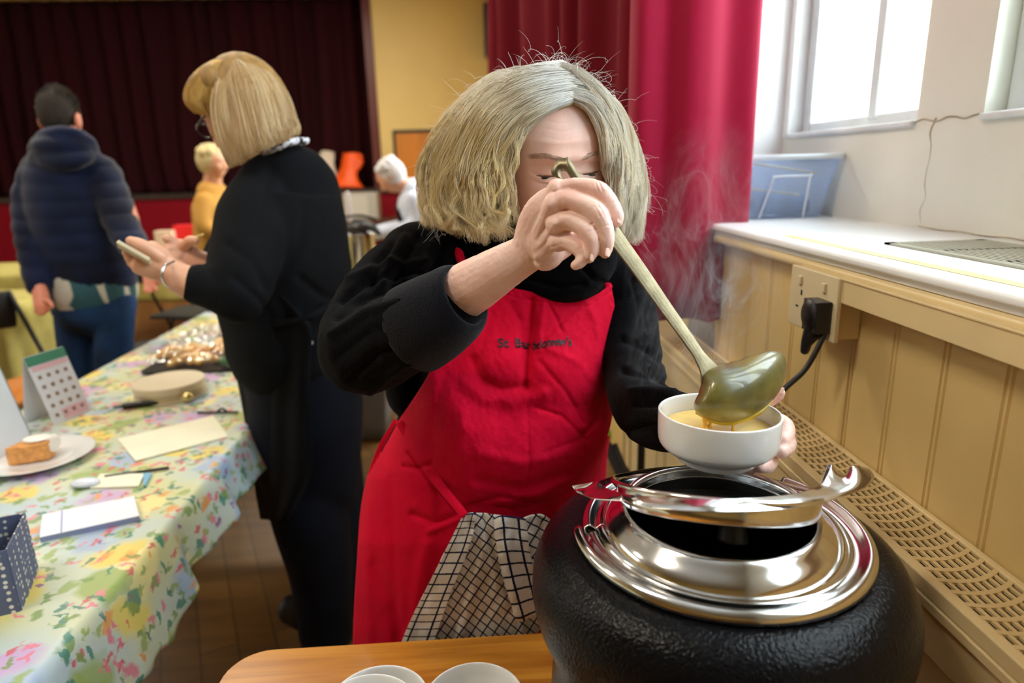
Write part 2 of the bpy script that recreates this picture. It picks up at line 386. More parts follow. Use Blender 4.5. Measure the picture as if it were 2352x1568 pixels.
mobj('fins_and_shade_liner', join(box(.5352, .5362, GY0+.02, GY1-.02, .30, GZ-.014), box(GX0+.0275, GX0+.0285, GY0+.02, GY1-.02, .30, GZ-.082), box(GX0+.032, GX0+.034, GY0+.04, GY1-.04, .5, .90), *fins), mat('grille_shade_black', (16, 12, 9), .8), RC, smooth=False)  # near-black fins and added liner sheets put shade behind the grille holes

# socket, trunking, plug
tk = mobj('cable_trunking', join(box(.5005, XW, WY0+.2, .872, 1.187, 1.220), box(.4985, XW, WY0+.2, .872, 1.2185, 1.222)), M_boardtrim, smooth=False, bevel=.0015)
props(tk, 'long cream cable trunking box fixed under the window sill', 'trunking')
so = thing('double_socket', 'cream double electric socket on the panelled wall under the sill', 'socket', (.52, .925, 1.175))
M_sock = mat('cream_plastic', (228, 210, 170), .35)
mobj('back_box', box(.503, XW, .872, .992, 1.131, 1.221), M_boardtrim, so, smooth=False, bevel=.002)
mobj('face_plate', box(.495, .503, .860, .998, 1.129, 1.222), M_sock, so, smooth=False, bevel=.002)
for y in (.965, .895): mobj('switch', box(.4915, .4952, y-.005, y+.005, 1.196, 1.209), M_sock, so, smooth=False, bevel=.001)
mobj('pin_hole', join(box(.4945, .4952, .958, .962, 1.180, 1.188), box(.4945, .4952, .946, .953, 1.160, 1.163), box(.4945, .4952, .967, .974, 1.160, 1.163)), M_dark, so, smooth=False)
pl = thing('black_plug', 'black three-pin plug with thick cable pushed into the cream socket', 'plug', (.48, .885, 1.165))
v, f = fuse([box(.472, .494, .868, .908, 1.141, 1.187), ellips((.474, .888, 1.166), (.010, .021, .024)), loft([(.478, .888, 1.150), (.474, .890, 1.128), (.472, .891, 1.112)], [.010, .0085, .0065], 12)], .0012, 4)
mobj('plug_body', (v, f), M_black, pl)
cabpts = [(.472, .891, 1.116), (.471, .895, 1.098), (.469, .903, 1.075), (.462, .918, 1.048), (.448, .93, 1.02), (.42, .93, .985), (.372, .88, .95), (.33, .80, .90), (.30, .74, .80), (.28, .70, .735)]
cabpts = [(.472, .891, 1.116), V(1893, 760, .93), V(1875, 805, .93), V(1846, 852, .935), V(1800, 895, .93), V(1755, 950, .90), V(1712, 1030, .86), V(1700, 1090, .83), V(1700, 1180, .80), (.26, .74, .735), (.25, .70, .728)]
mobj('cable', loft(cabpts, .0040, 12, 80), mat('black_cable', (.02, .02, .02), .45), pl)

# ---------------- curtains
def curtain(name, path, z0, z1, amp, wl, m, parent=None, seed=0, nper=10, irr=.5, flare=0, lead=.0):
    path = crom(np.asarray(path, float), 400)
    seg = np.r_[0, np.cumsum(np.linalg.norm(np.diff(path, axis=0), axis=1))]; Ltot = seg[-1]
    n = int(Ltot/wl*nper)+2; s = np.linspace(0, Ltot, n)
    P0 = np.stack([np.interp(s, seg, path[:, i]) for i in range(2)], 1)
    T = np.gradient(P0, axis=0); T /= np.linalg.norm(T, axis=1)[:, None]; Nn = np.stack([T[:, 1], -T[:, 0]], 1)
    zs = np.linspace(z1, z0, 26); rows = []
    for z in zs:
        h = (z1-z)/(z1-z0)
        sh = .35*wl*vnoise(np.stack([s*1.7/wl*.3+seed, np.full(n, z*.6), np.zeros(n)], -1))
        ph = 2*pi*(s+sh)/wl+irr*2*vnoise(np.stack([s/wl*.37+seed*3, np.full(n, z*.25), np.zeros(n)+5], -1))
        a = amp*(.65+.35*h)*(1+.5*vnoise(np.stack([s/wl*.5+9, np.full(n, z*.4+seed), np.zeros(n)], -1)))
        d = a*np.sin(ph)+a*.25*np.sin(2*ph+1.3)
        q = P0+Nn*d[:, None]+T*(a*.3*np.cos(ph))[:, None]
        zz = z+(0.01*np.sin(ph) if h > .98 else 0)
        rows.append(np.c_[q, np.full(n, z)+(.008*np.sin(ph+.7) if h > .98 else 0)])
    return mobj(name, grid(np.array(rows)), m, parent, solid=.003)
M_stagecurt = mat('dark_red_velvet', (44, 0, 4), .9, spec=.2, bump=.3, bscale=200, var=.25, vscale=1.5, stretch=(1, 1, .2))
c = curtain('stage_curtain', [(SX0-.2, YB+.42), (-3.7, YB+.46), (SX1+.15, YB+.42)], SZ0+.01, SZ1+.05, .065, .30, M_stagecurt, seed=2, nper=12)
props(c, 'wide dark red velvet stage curtain drawn closed at the far end', 'curtain')
M_curt = mat('crimson_curtain_cloth', (162, 0, 52), .75, spec=.25, bump=.25, bscale=350, sheen=.2, var=.06, vscale=2)
c = curtain('window_curtain', [(.345, 1.47), (.352, 1.405), (.40, 1.39), (.455, 1.375), (.52, 1.385), (.572, 1.40), (.585, 1.412), (.57, 1.422), (.5, 1.43)], 1.045, 3.3, .016, .17, M_curt, seed=5, nper=24, irr=.3)
props(c, 'thick crimson curtain bunched beside the bright window', 'curtain')
c = curtain('window_curtain', [(.60, 2.15), (.52, 2.35), (.45, 2.6), (.36, 2.9), (.27, 3.2), (.19, 3.5), (.16, 3.75), (.3, 3.95), (.6, 4.0)], .95, 3.5, .050, .22, mat('deep_red_curtain_cloth', (112, 0, 22), .8, spec=.2, bump=.25, bscale=350), seed=11, nper=22, irr=.6)
props(c, 'further crimson curtain hanging in many folds behind the grey-haired woman', 'curtain')

# door, speaker on the back wall
dr = bpy.data.objects.new('door_1', None); COL.objects.link(dr); dr.location = (-.7, YB, 0); structure(dr)
M_door = mat('orange_veneer', (206, 128, 34), .4, var=.12, vscale=2, stretch=(3, 3, .4))
mobj('door_panel', box(-1.10, -.30, YB-.04, YB-.005, .01, 1.90), M_door, dr, smooth=False, bevel=.004)
mobj('door_frame', join(box(-1.14, -.26, YB-.05, YB-.002, 1.90, 1.945), box(-1.145, -1.10, YB-.035, YB-.002, 0, 1.9), box(-.30, -.255, YB-.035, YB-.002, 0, 1.9)), mat('black_paint', (.02, .018, .012), .5), dr, smooth=False)
mobj('door_handle', loft([(-1.02, YB-.06, 1.0), (-.93, YB-.06, 1.0)], .010, 10), mat('brushed_steel', (.6, .6, .58), .3, metal=1), dr)
sp = thing('wall_speaker', 'black loudspeaker hung high in the far corner beside the crimson curtain', 'speaker', (.33, YB-.3, 3.2))
mobj('cabinet', box(.22, .47, YB-.42, YB-.16, 2.86, 3.52), M_black, sp, smooth=False, bevel=.01)
mobj('grille', box(.235, .455, YB-.435, YB-.421, 2.88, 3.50), mat('speaker_cloth', (.02, .02, .02), .8, bump=.5, bscale=200), sp, smooth=False)
mobj('bracket', join(box(.32, .37, YB-.17, YB-.002, 3.1, 3.16)), M_black, sp, smooth=False)

# ceiling lamp bodies
for o in [o for o in list(bpy.data.objects) if o.name.startswith('ceiling_lamp')]:
    x, y = o.location.x, o.location.y; o.name = 'lamp_light'
    where = 'over the %s of the hall, %s' % ('serving side' if x > -3 else 'far side', {0: 'above the cook', 2: 'nearest', 4: 'in the middle', 6: 'towards the stage', 7: 'closest to the stage'}[int(round(y))])
    t = thing('ceiling_light', 'white strip light '+where, 'ceiling light', (x, y, 3.8))
    mobj('housing', box(x-.68, x+.68, y-.2, y+.2, 3.74, ZC-.001), M_whitesill, t, smooth=False, bevel=.01)

# storage box on the sill
sb = thing('storage_box', 'clear plastic storage box with white rim at the far end of the sill', 'storage box', (.68, 1.50, SZ))
M_clear = bpy.data.materials.new('clear_plastic'); M_clear.use_nodes = True
nt = M_clear.node_tree; N = nt.nodes; L = nt.links; p = N['Principled BSDF']; p.inputs['Base Color'].default_value = (.62, .74, .92, 1); p.inputs['Roughness'].default_value = .18
tr = N.new('ShaderNodeBsdfTransparent'); tr.inputs[0].default_value = (.86, .91, 1, 1); ms = N.new('ShaderNodeMixShader'); ms.inputs[0].default_value = .30
L.new(tr.outputs[0], ms.inputs[1]); L.new(p.outputs[0], ms.inputs[2]); L.new(ms.outputs[0], N['Material Output'].inputs[0])
def tub(x0, x1, y0, y1, z0, z1, t, n=6, rr=.02):
    def loop(k, z):
        a0, a1, b0, b1 = x0+t*(1-k), x1-t*(1-k), y0+t*(1-k)*.6, y1-t*(1-k)*.6; pts = []
        for cx_, cy_, s in ((a1-rr, b1-rr, 0), (a0+rr, b1-rr, 90), (a0+rr, b0+rr, 180), (a1-rr, b0+rr, 270)):
            for a in np.linspace(s, s+90, n): pts.append((cx_+rr*cos(radians(a)), cy_+rr*sin(radians(a)), z))
        return pts
    L_ = [loop(k, z0+(z1-z0)*k) for k in np.linspace(0, 1, 5)]
    v, f = grid(np.array(L_), closed_u=True); f = [tuple(a) for a in f]; f.append(tuple(range(4*n-1, -1, -1)))
    return (v, f), L_
(tv, tf), LL = tub(.545, .818, 1.448, 1.61, SZ+.002, SZ+.138, .030)
mobj('tub', (tv, tf), M_clear, sb, solid=.002)
M_rim = mat('white_box_plastic', (225, 235, 245), .35)
rim = np.array(LL[-1]); rr_ = rim-np.array([.68, 1.515, 0]); 
mobj('rim', grid(np.array([rim+[0, 0, .001], rim+rr_*[.035, .05, 0]+[0, 0, .001], rim+rr_*[.035, .05, 0]-[0, 0, .010]]), closed_u=True), M_rim, sb, solid=.002)
fy = 1.4625
mobj('handle_clip', join(loft([(.640, fy+.001, SZ+.004), (.650, fy-.010, SZ+.050), (.657, fy-.019, SZ+.088), (.664, fy-.020, SZ+.093), (.735, fy-.020, SZ+.093), (.740, fy-.018, SZ+.088), (.741, fy, SZ+.004)], .0024, 8, 80), loft([(.600, 1.428, SZ+.138), (.601, 1.430, SZ+.115)], .0022, 6)), M_rim, sb)
M_cont = mat('blue_grey_cloth', (70, 96, 140), .8, var=.6, vscale=14)
st = fuse([ellips((.66, 1.52, SZ+.035), (.075, .05, .030)), ellips((.73, 1.52, SZ+.030), (.05, .045, .026)), box(.585, .77, 1.485, 1.56, SZ+.008, SZ+.04)], .006, 3)
cl = mobj('folded_cloths', st, M_cont); props(cl, 'blue-grey folded cloths inside the clear storage box', 'cloths')
for k, (a, b_, lab) in enumerate([((.625, 1.475, SZ+.122), (.765, 1.470, SZ+.098), 'upper'), ((.61, 1.470, SZ+.068), (.725, 1.462, SZ+.052), 'lower')]):
    r_ = mobj('wooden_rod', loft([a, b_], .0028, 8), mat('pale_wood', (210, 180, 110), .5)); props(r_, lab+' thin pale wooden rod inside the clear storage box', 'rod')
# ------------------------------------------------------------------ serving table, soup kettle, bowls, ladle
def atz(px, py, z):
    d = _f + _r*(px-CX)/FPX - _u*(py-CY)/FPX; return CAM0+d*(z-EYE)/d[2]
TZ = .72
M_wood = bpy.data.materials.new('orange_wood_veneer'); M_wood.use_nodes = True
nt = M_wood.node_tree; N = nt.nodes; L = nt.links; b = N['Principled BSDF']; b.inputs['Roughness'].default_value = .30; b.inputs['Coat Weight'].default_value = .3
tc = N.new('ShaderNodeTexCoord'); mp = N.new('ShaderNodeMapping'); mp.inputs['Scale'].default_value = (1.2, 22, 22); mp.inputs['Rotation'].default_value = (0, 0, radians(-4))
nz = N.new('ShaderNodeTexNoise'); nz.inputs['Scale'].default_value = 2.2; nz.inputs['Detail'].default_value = 5; nz.inputs['Distortion'].default_value = .4
rp = N.new('ShaderNodeValToRGB'); e = rp.color_ramp.elements; e[0].position = .33; e[1].position = .68; e[0].color = (*s2l((150, 84, 18)), 1); e[1].color = (*s2l((205, 138, 48)), 1)
L.new(tc.outputs['Object'], mp.inputs[0]); L.new(mp.outputs[0], nz.inputs['Vector']); L.new(nz.outputs[0], rp.inputs[0]); L.new(rp.outputs[0], b.inputs['Base Color'])
def rounded_slab(x0, x1, y0, y1, z0, z1, r, n=10):
    pts = []
    for cx_, cy_, s in ((x1-r, y1-r, 0), (x0+r, y1-r, 90), (x0+r, y0+r, 180), (x1-r, y0+r, 270)):
        for a in np.linspace(s, s+90, n): pts.append((cx_+r*cos(radians(a)), cy_+r*sin(radians(a))))
    m = len(pts); v = [(x, y, z1) for x, y in pts]+[(x, y, z0) for x, y in pts]
    return np.array(v), [tuple(range(m)), tuple(range(2*m-1, m-1, -1))]+[(i, i+m, (i+1) % m+m, (i+1) % m) for i in range(m)]
tb = thing('serving_table', 'orange wood-topped table with a pale rounded edge carrying the soup kettle', 'table', (0, .45, 0))
mobj('tabletop', rounded_slab(-.368, .440, .02, .812, TZ-.004, TZ, .055), M_wood, tb, smooth=False)
mobj('table_edge', rounded_slab(-.3695, .4415, .0185, .8135, TZ-.026, TZ-.0042, .056), mat('pale_edge_band', (205, 180, 130), .4), tb, smooth=False, bevel=.002)
M_leg = mat('black_steel', (.02, .02, .022), .4, metal=.4)
for x in (-.31, .39):
    for y in (.08, .75): mobj('leg', loft([(x, y, 0), (x, y, TZ-.026)], .014, 12), M_leg, tb)

KX, KY = .2245, .562
M_kettle = bpy.data.materials.new('textured_black_enamel'); M_kettle.use_nodes = True
nt = M_kettle.node_tree; N = nt.nodes; L = nt.links; b = N['Principled BSDF']; b.inputs['Base Color'].default_value = (.004, .004, .005, 1); b.inputs['Roughness'].default_value = .27; b.inputs['Specular IOR Level'].default_value = .15
tc = N.new('ShaderNodeTexCoord'); vo = N.new('ShaderNodeTexNoise'); vo.inputs['Scale'].default_value = 360; vo.inputs['Detail'].default_value = 1; vo.inputs['Roughness'].default_value = .4
bp = N.new('ShaderNodeBump'); bp.inputs['Strength'].default_value = 1.0; bp.inputs['Distance'].default_value = .0010
L.new(tc.outputs['Object'], vo.inputs['Vector']); L.new(vo.outputs[0], bp.inputs['Height']); L.new(bp.outputs[0], b.inputs['Normal'])
M_steel = mat('polished_steel', (.74, .74, .73), .13, metal=1)
M_steelb = mat('brushed_steel_light', (.66, .64, .58), .24, metal=1, bump=.05, bscale=60, stretch=(1, 1, 30))
kt = thing('soup_kettle', 'large black electric soup kettle with a polished steel collar on the serving table', 'soup kettle', (KX, KY, TZ))
prof = smoothprof([(.0, TZ+.004), (.15, TZ+.004), (.166, TZ+.012), (.1665, TZ+.06), (.163, TZ+.13), (.161, TZ+.168), (.166, TZ+.200), (.1760, TZ+.218), (.1812, TZ+.242), (.1800, TZ+.268), (.1715, TZ+.289), (.160, TZ+.301), (.147, TZ+.3065), (.120, TZ+.3085), (.10, TZ+.309)], 90)
mobj('body', lathe(prof, (KX, KY, 0), 128), M_kettle, kt)
for a in range(4): mobj('foot', lathe([(0, TZ), (.012, TZ), (.012, TZ+.008), (0, TZ+.008)], (KX+.13*cos(a*pi/2+.8), KY+.13*sin(a*pi/2+.8), 0), 16), M_black, kt)
z0 = 1.028
def ringprof(ro): return smoothprof([(ro-.003, z0+.0005), (ro+.001, z0+.003), (ro+.0005, z0+.0085), (ro-.004, z0+.012), (ro-.009, z0+.0095), (ro-.014, z0+.0065), (.1190, z0+.0065), (.1160, z0+.0100), (.1130, z0+.0120), (.1095, z0+.0125), (.1075, z0+.0150)], 44)
mobj('collar_flange', lathe(ringprof(.139), (KX, KY, 0), 150, radians(-182), radians(38)), M_steel, kt, solid=.0012)
mobj('collar_flange', lathe(ringprof(.129), (KX, KY, -.001), 40, radians(132), radians(177.5)), M_steel, kt, solid=.0012)
mobj('collar_flange', lathe(ringprof(.127), (KX, KY, -.001), 30, radians(38.5), radians(56)), M_steel, kt, solid=.0012)
mobj('collar', lathe(smoothprof([(.1085, z0+.0105), (.1075, z0+.014), (.1045, z0+.0195), (.0975, z0+.0265), (.0925, z0+.0315), (.0890, z0+.0335), (.0857, z0+.0330), (.0840, z0+.0300), (.0832, z0+.024), (.0827, z0+.010), (.0820, z0-.09)], 60), (KX-.003, KY-.010, 0), 150), M_steel, kt, solid=.0010)
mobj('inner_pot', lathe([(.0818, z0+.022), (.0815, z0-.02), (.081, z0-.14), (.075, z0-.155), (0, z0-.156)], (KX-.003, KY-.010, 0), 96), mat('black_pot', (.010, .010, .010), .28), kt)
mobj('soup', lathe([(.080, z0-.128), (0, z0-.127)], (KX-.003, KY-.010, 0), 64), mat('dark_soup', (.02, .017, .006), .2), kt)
# hinged lid, propped half open over the pot
LC = V(1643, 1126, .625); c_ = norm(LC-CAM0); X_ = norm(np.cross(c_, [0, 0, 1])); up_ = np.cross(X_, c_)
ro = radians(2.2); X2 = X_*cos(ro)+up_*sin(ro); up2 = -X_*sin(ro)+up_*cos(ro)
el = radians(6.9); Zl = norm(-c_*sin(el)+up2*cos(el)); Yl = np.cross(Zl, X2)
ld = thing('kettle_lid', 'upturned stainless steel kettle lid with curled flange resting open over the pot', 'lid', tuple(LC))
dish = 1.045*smoothprof([(.0945, .002), (.0943, .0045), (.0925, .0055), (.0900, .0040), (.0885, .000), (.0880, -.007), (.0865, -.0135), (.082, -.0170), (.06, -.0178), (.0, -.0178)], 60)
mobj('dish', lathe(dish, LC, 140, X=X2, Y=Yl, Z=Zl), M_steel, ld, solid=.0009)
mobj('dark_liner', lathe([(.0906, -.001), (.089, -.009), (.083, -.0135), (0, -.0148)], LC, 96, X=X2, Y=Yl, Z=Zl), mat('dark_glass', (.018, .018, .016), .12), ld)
def pxpatch(rows, nu=28, nv=28):
    W = np.array([[V(1165+x*.7961, 744+y*.7961, d*1.045) for x, y, d in r] for r in rows])
    W = np.array([crom(r, nu) for r in W]); W = np.array([crom(W[:, i], nv) for i in range(nu)]).transpose(1, 0, 2)
    return grid(W)
def row(a, b_, n=5, bulge=.0012):
    return [tuple(a[i]+(b_[i]-a[i])*t-(bulge*sin(pi*t) if i == 2 else 0) for i in range(3)) for t in np.linspace(0, 1, n)]
mobj('flange', pxpatch([row((330, 489, .549), (338, 511, .538)), row((372, 495, .532), (376, 522, .520)), row((430, 499, .520), (432, 532, .508)), row((510, 503, .510), (512, 539, .498)), row((600, 505, .506), (602, 542, .494)),
    row((690, 503, .509), (694, 541, .497)), row((770, 498, .518), (782, 536, .505)), row((830, 489, .531), (850, 526, .517)), row((880, 476, .547), (918, 512, .533)),
    [(906, 462, .562), (920, 470, .556), (942, 480, .552), (962, 488, .550), (982, 493, .552)],
    [(925, 430, .576), (945, 448, .569), (970, 460, .564), (1000, 466, .562), (1032, 473, .565)],
    [(934, 405, .588), (953, 430, .581), (974, 441, .576), (1004, 430, .575), (1058, 445, .579)],
    [(922, 410, .596), (948, 424, .590), (974, 440, .586), (996, 409, .586), (1042, 418, .591)],
    [(903, 468, .600), (925, 452, .597), (955, 448, .595), (998, 420, .595), (1016, 418, .597)]], 28, 90), M_steel, ld, solid=.001)
mobj('curled_end', pxpatch([row((334, 489, .548), (342, 511, .537), 3), [(288, 474, .575), (270, 492, .568), (254, 505, .562)], [(262, 454, .594), (238, 478, .588), (220, 493, .583)],
    [(250, 456, .600), (222, 474, .596), (200, 483, .592)], [(187, 467, .604), (190, 472, .602), (196, 478, .600)]]), M_steel, ld, solid=.0008)
kb = lathe(smoothprof([(.0, -.0430), (.0115, -.0430), (.0136, -.0412), (.0130, -.036), (.0115, -.026), (.0108, -.0165)], 24), LC+X2*.016+Yl*(-.020), 40, X=X2, Y=Yl, Z=Zl)
mobj('knob', kb, mat('grey_black_plastic', (.03, .031, .032), .5), ld)

# bowls
M_china = mat('white_china', (233, 232, 228), .14, coat=.5)
def bowlprof(k=1.0):
    o = [(0, 0), (.030, 0), (.038, .0005), (.0395, .003), (.0405, .0060), (.0450, .0085), (.0520, .0125), (.0572, .0175), (.0592, .0240), (.0600, .0380), (.0601, .0505), (.0594, .0522), (.0580, .0522), (.0570, .0505)]
    i = [(.0566, .042), (.0560, .032), (.0535, .0235), (.045, .0155), (.030, .0105), (.0, .0095)]
    return np.concatenate([crom(np.array(o, float), 60), crom(np.array(i, float), 30)])*k
BC = V(1652, 945, .658); Zb = norm(_f*.030+np.array([.02, 0, 1.0])-_r*0.0); Xb = norm(np.cross([0, 1, 0], Zb)); Yb = np.cross(Zb, Xb)
BB = BC-Zb*.0515
bw_ = thing('soup_bowl', 'white china soup bowl held under the ladle by the woman in the red apron', 'bowl', tuple(BB))
mobj('bowl_body', lathe(bowlprof(), BB, 128, X=Xb, Y=Yb, Z=Zb), M_china, bw_)
M_soup = mat('yellow_soup', (232, 196, 112), .22, var=.12, vscale=30, sss=.0)
sp_ = mobj('soup', lathe([(.0558, .0345), (.054, .0347), (0, .0347)], BB, 64, X=Xb, Y=Yb, Z=Zb), M_soup); props(sp_, 'pale yellow soup filling the held white bowl', 'soup')
M_drip = mat('soup_drip', (236, 178, 60), .18)
surf = lambda px: None
for k, (p0, p1, r) in enumerate([(V(1620, 948, .652), V(1619, 988, .655), (.0040, .0030, .0026, .0048)), (V(1634, 952, .652), V(1629, 985, .655), (.0032, .0020, .0016, .003)), (V(1684, 960, .650), V(1683, 990, .652), (.0026, .0014, .0011, .002))]):
    q = mobj('soup_drip', loft([p0, p0*.65+p1*.35, p0*.3+p1*.7, p1], r, 12, 24), M_drip)
    props(q, ['thick left stream', 'thin middle stream', 'fine right stream'][k]+' of yellow soup falling from the ladle into the bowl', 'soup drip', 'streams of soup under the ladle')
for k, (px, py, z, y, lab) in enumerate([(880, 0, .72, .645, 'rear left of the three white china bowls at the front table edge'), (862, 0, .72, .612, 'front left white china bowl, overlapping the one behind it'), (1090, 0, .72, .640, 'right-hand white china bowl at the front edge of the serving table')]):
    cx_ = [-.1375, -.146, -.0235][k]; z_ = [.722, .742, .722][k]
    t = thing('empty_bowl', lab, 'bowl', (cx_, y, z_), 'empty bowls on the serving table')
    mobj('bowl_body', lathe(bowlprof(1.0 if k != 1 else .97), (cx_, y, z_), 96), M_china, t)

# ladle
M_ladle = mat('worn_steel', (.24, .20, .12), .40, metal=.85, var=.18, vscale=60, bump=.08, bscale=300)
M_lcoat = mat('soup_coated_steel', (128, 118, 52), .34, col2=(84, 82, 54), vscale=26, thr=(.35, .62), metal=.15, coat=.5, bump=.04, bscale=400)
lad = thing('ladle', 'long steel soup ladle coated in yellow-green soup, tipped over the bowl', 'ladle', tuple(V(1600, 800, .66)))
hp = [(1330, 418, .671, 19.5), (1350, 446, .668, 19.5), (1385, 500, .665, 19), (1418, 550, .662, 19.5), (1470, 622, .658, 18), (1530, 708, .653, 16), (1580, 778, .648, 14.5), (1607, 818, .645, 15), (1628, 850, .643, 24), (1640, 880, .646, 40)]
C = crom([V(a, b_, d) for a, b_, d, r in hp], 90); R = crom(np.array([[px2m(r, d)] for a, b_, d, r in hp]), 90)[:, 0]
T = np.gradient(C, axis=0); T /= np.linalg.norm(T, axis=1)[:, None]
toc = -_f; P = []
for c0, t, r in zip(C, T, R):
    s = norm(np.cross(t, toc)); nrm = norm(np.cross(s, t)); s2 = norm(s*1.0+nrm*.30); n2 = norm(np.cross(s2, t)); h = .0011
    P.append([c0-s2*r+n2*h, c0-s2*r*.5+n2*h*1.3, c0+n2*h*1.4, c0+s2*r*.5+n2*h*1.3, c0+s2*r+n2*h, c0+s2*r-n2*h, c0-n2*h, c0-s2*r-n2*h])
v, f = grid(np.array(P), closed_u=True); f = [tuple(a) for a in f]
mobj('handle', (v, f), M_ladle, lad, smooth=False, bevel=.0006)
# hooked eye at the end of the handle: outer outline and teardrop hole
outl = [(1281, 408), (1269, 402), (1266, 390), (1272, 377), (1284, 366), (1299, 363), (1307, 365), (1335, 408), (1350, 432), (1318, 452), (1300, 432)]
hole = [(1293, 411), (1289, 406), (1288, 400), (1290, 394), (1295, 392), (1300, 393), (1303, 396), (1309, 406), (1316, 418), (1306, 424), (1298, 418)]
def dep(p): return .672+(p[0]-1300)*-.00009
def strip(o_, h_, dz): 
    O = crom(np.array([V(*p, dep(p)) for p in o_+o_[:1]]), 80); Hh = crom(np.array([V(*p, dep(p)) for p in h_+h_[:1]]), 80)
    n_ = -_f
    return grid(np.array([O+n_*dz, Hh+n_*dz, Hh-n_*dz, O-n_*dz]), closed_u=False, closed_v=True)
mobj('eye', strip(outl, hole, .0012), M_ladle, lad, smooth=False)
# bowl of the ladle: outside seen, mouth turned away and down
cc = (1698, 892)
outb = [(1612, 852), (1640, 838), (1668, 837), (1700, 829), (1735, 815), (1768, 807), (1790, 808), (1803, 820), (1806, 842), (1800, 872), (1786, 902), (1766, 926), (1738, 948), (1705, 963), (1672, 968), (1640, 964), (1612, 955), (1595, 941), (1594, 926), (1606, 906), (1612, 882)]
th = np.array([atan2(y-cc[1], x-cc[0]) for x, y in outb]); rr = np.array([sqrt((x-cc[0])**2+(y-cc[1])**2) for x, y in outb])
o_ = np.argsort(th); th = th[o_]; rr = rr[o_]; A = np.linspace(-pi, pi, 140, endpoint=False)
Rr = np.interp(A, np.r_[th-2*pi, th, th+2*pi], np.r_[rr, rr, rr])
k_ = np.array([1, 2, 3, 2, 1.]); k_ /= k_.sum(); Rr = np.convolve(np.r_[Rr[-2:], Rr, Rr[:2]], k_, 'valid')
GXn, GYn = 250, 190; gx0, gy0 = 1580, 795
yy_, xx_ = np.mgrid[0:GYn, 0:GXn]; ang_ = np.arctan2(yy_+gy0-cc[1], xx_+gx0-cc[0]); rad_g = np.hypot(yy_+gy0-cc[1], xx_+gx0-cc[0])
msk = rad_g < np.interp(ang_, np.r_[A-2*pi, A, A+2*pi], np.r_[Rr, Rr, Rr]); phi = msk*1.0*400
for it in range(2600):
    phi[1:-1, 1:-1] = (phi[:-2, 1:-1]+phi[2:, 1:-1]+phi[1:-1, :-2]+phi[1:-1, 2:]+1.0)*.25; phi *= msk
phi = np.sqrt(np.clip(phi/phi.max(), 0, 1))
def domeh(x, y):
    u, v_ = np.clip(x-gx0, 0, GXn-2.01), np.clip(y-gy0, 0, GYn-2.01); i, j = int(u), int(v_); u -= i; v_ -= j
    return (phi[j, i]*(1-u)+phi[j, i+1]*u)*(1-v_)+(phi[j+1, i]*(1-u)+phi[j+1, i+1]*u)*v_
rho = np.sin(np.linspace(0, pi/2, 40)); P = []
for q in rho:
    row_ = []
    for a, r in zip(A, Rr):
        x, y = cc[0]+q*r*cos(a), cc[1]+q*r*sin(a)
        row_.append(V(x, y, .664-.040*(domeh(x, y) if q < .999 else 0)-.005*((y-cc[1])/90)+.010*((x-cc[0])/100)))
    P.append(row_)
mobj('ladle_bowl', grid(np.array(P), closed_u=True), M_lcoat, lad, solid=.0014)
M_soupfilm = mat('wet_soup_film', (196, 168, 40), .12)
mobj('soup_film', loft([V(1600, 948, .655), V(1640, 966, .653), (V(1675, 969, .652)), V(1710, 962, .653), V(1748, 944, .656), V(1775, 920, .66)], [.0014, .0028, .0034, .0030, .0022, .0008], 10), M_soupfilm, lad)

# ------------------------------------------------------------------ floral table
M_floral = bpy.data.materials.new('floral_oilcloth'); M_floral.use_nodes = True
nt = M_floral.node_tree; N = nt.nodes; L = nt.links; b = N['Principled BSDF']; b.inputs['Roughness'].default_value = .42; b.inputs['Specular IOR Level'].default_value = .4
uvn = N.new('ShaderNodeUVMap'); uvn.uv_map = 'UVMap'
def NN(t, **k):
    n = N.new(t)
    for a, v_ in k.items(): setattr(n, a, v_)
    return n
def mixc(fac, a, b_, blend='MIX'):
    n = NN('ShaderNodeMix', data_type='RGBA', blend_type=blend)
    for sock, v_ in ((n.inputs[0], fac), (n.inputs[6], a), (n.inputs[7], b_)):
        if isinstance(v_, (int, float)): sock.default_value = v_
        elif isinstance(v_, tuple): sock.default_value = (*v_, 1)
        else: L.new(v_, sock)
    return n.outputs[2]
def ramp(src, stops, interp='LINEAR'):
    n = NN('ShaderNodeValToRGB'); n.color_ramp.interpolation = interp; L.new(src, n.inputs[0])
    while len(n.color_ramp.elements) < len(stops): n.color_ramp.elements.new(.5)
    for e_, (p_, c0) in zip(n.color_ramp.elements, stops): e_.position = p_; e_.color = (*c0, 1)
    return n.outputs[0]
def noise(sc_, det=3, vec=None, off=0, dist=0):
    n = NN('ShaderNodeTexNoise'); n.inputs['Scale'].default_value = sc_; n.inputs['Detail'].default_value = det; n.inputs['Distortion'].default_value = dist
    if vec is None: vec = uvn.outputs[0]
    if off:
        m_ = NN('ShaderNodeMapping'); m_.inputs['Location'].default_value = (off, off*1.7, 0); L.new(vec, m_.inputs[0]); vec = m_.outputs[0]
    L.new(vec, n.inputs['Vector']); return n
wob = noise(9, 2)
base = ramp(noise(4.2, 2, off=3).outputs[0], [(.36, s2l((184, 200, 202))), (.52, s2l((200, 206, 178))), (.70, s2l((214, 202, 118)))])
col = base
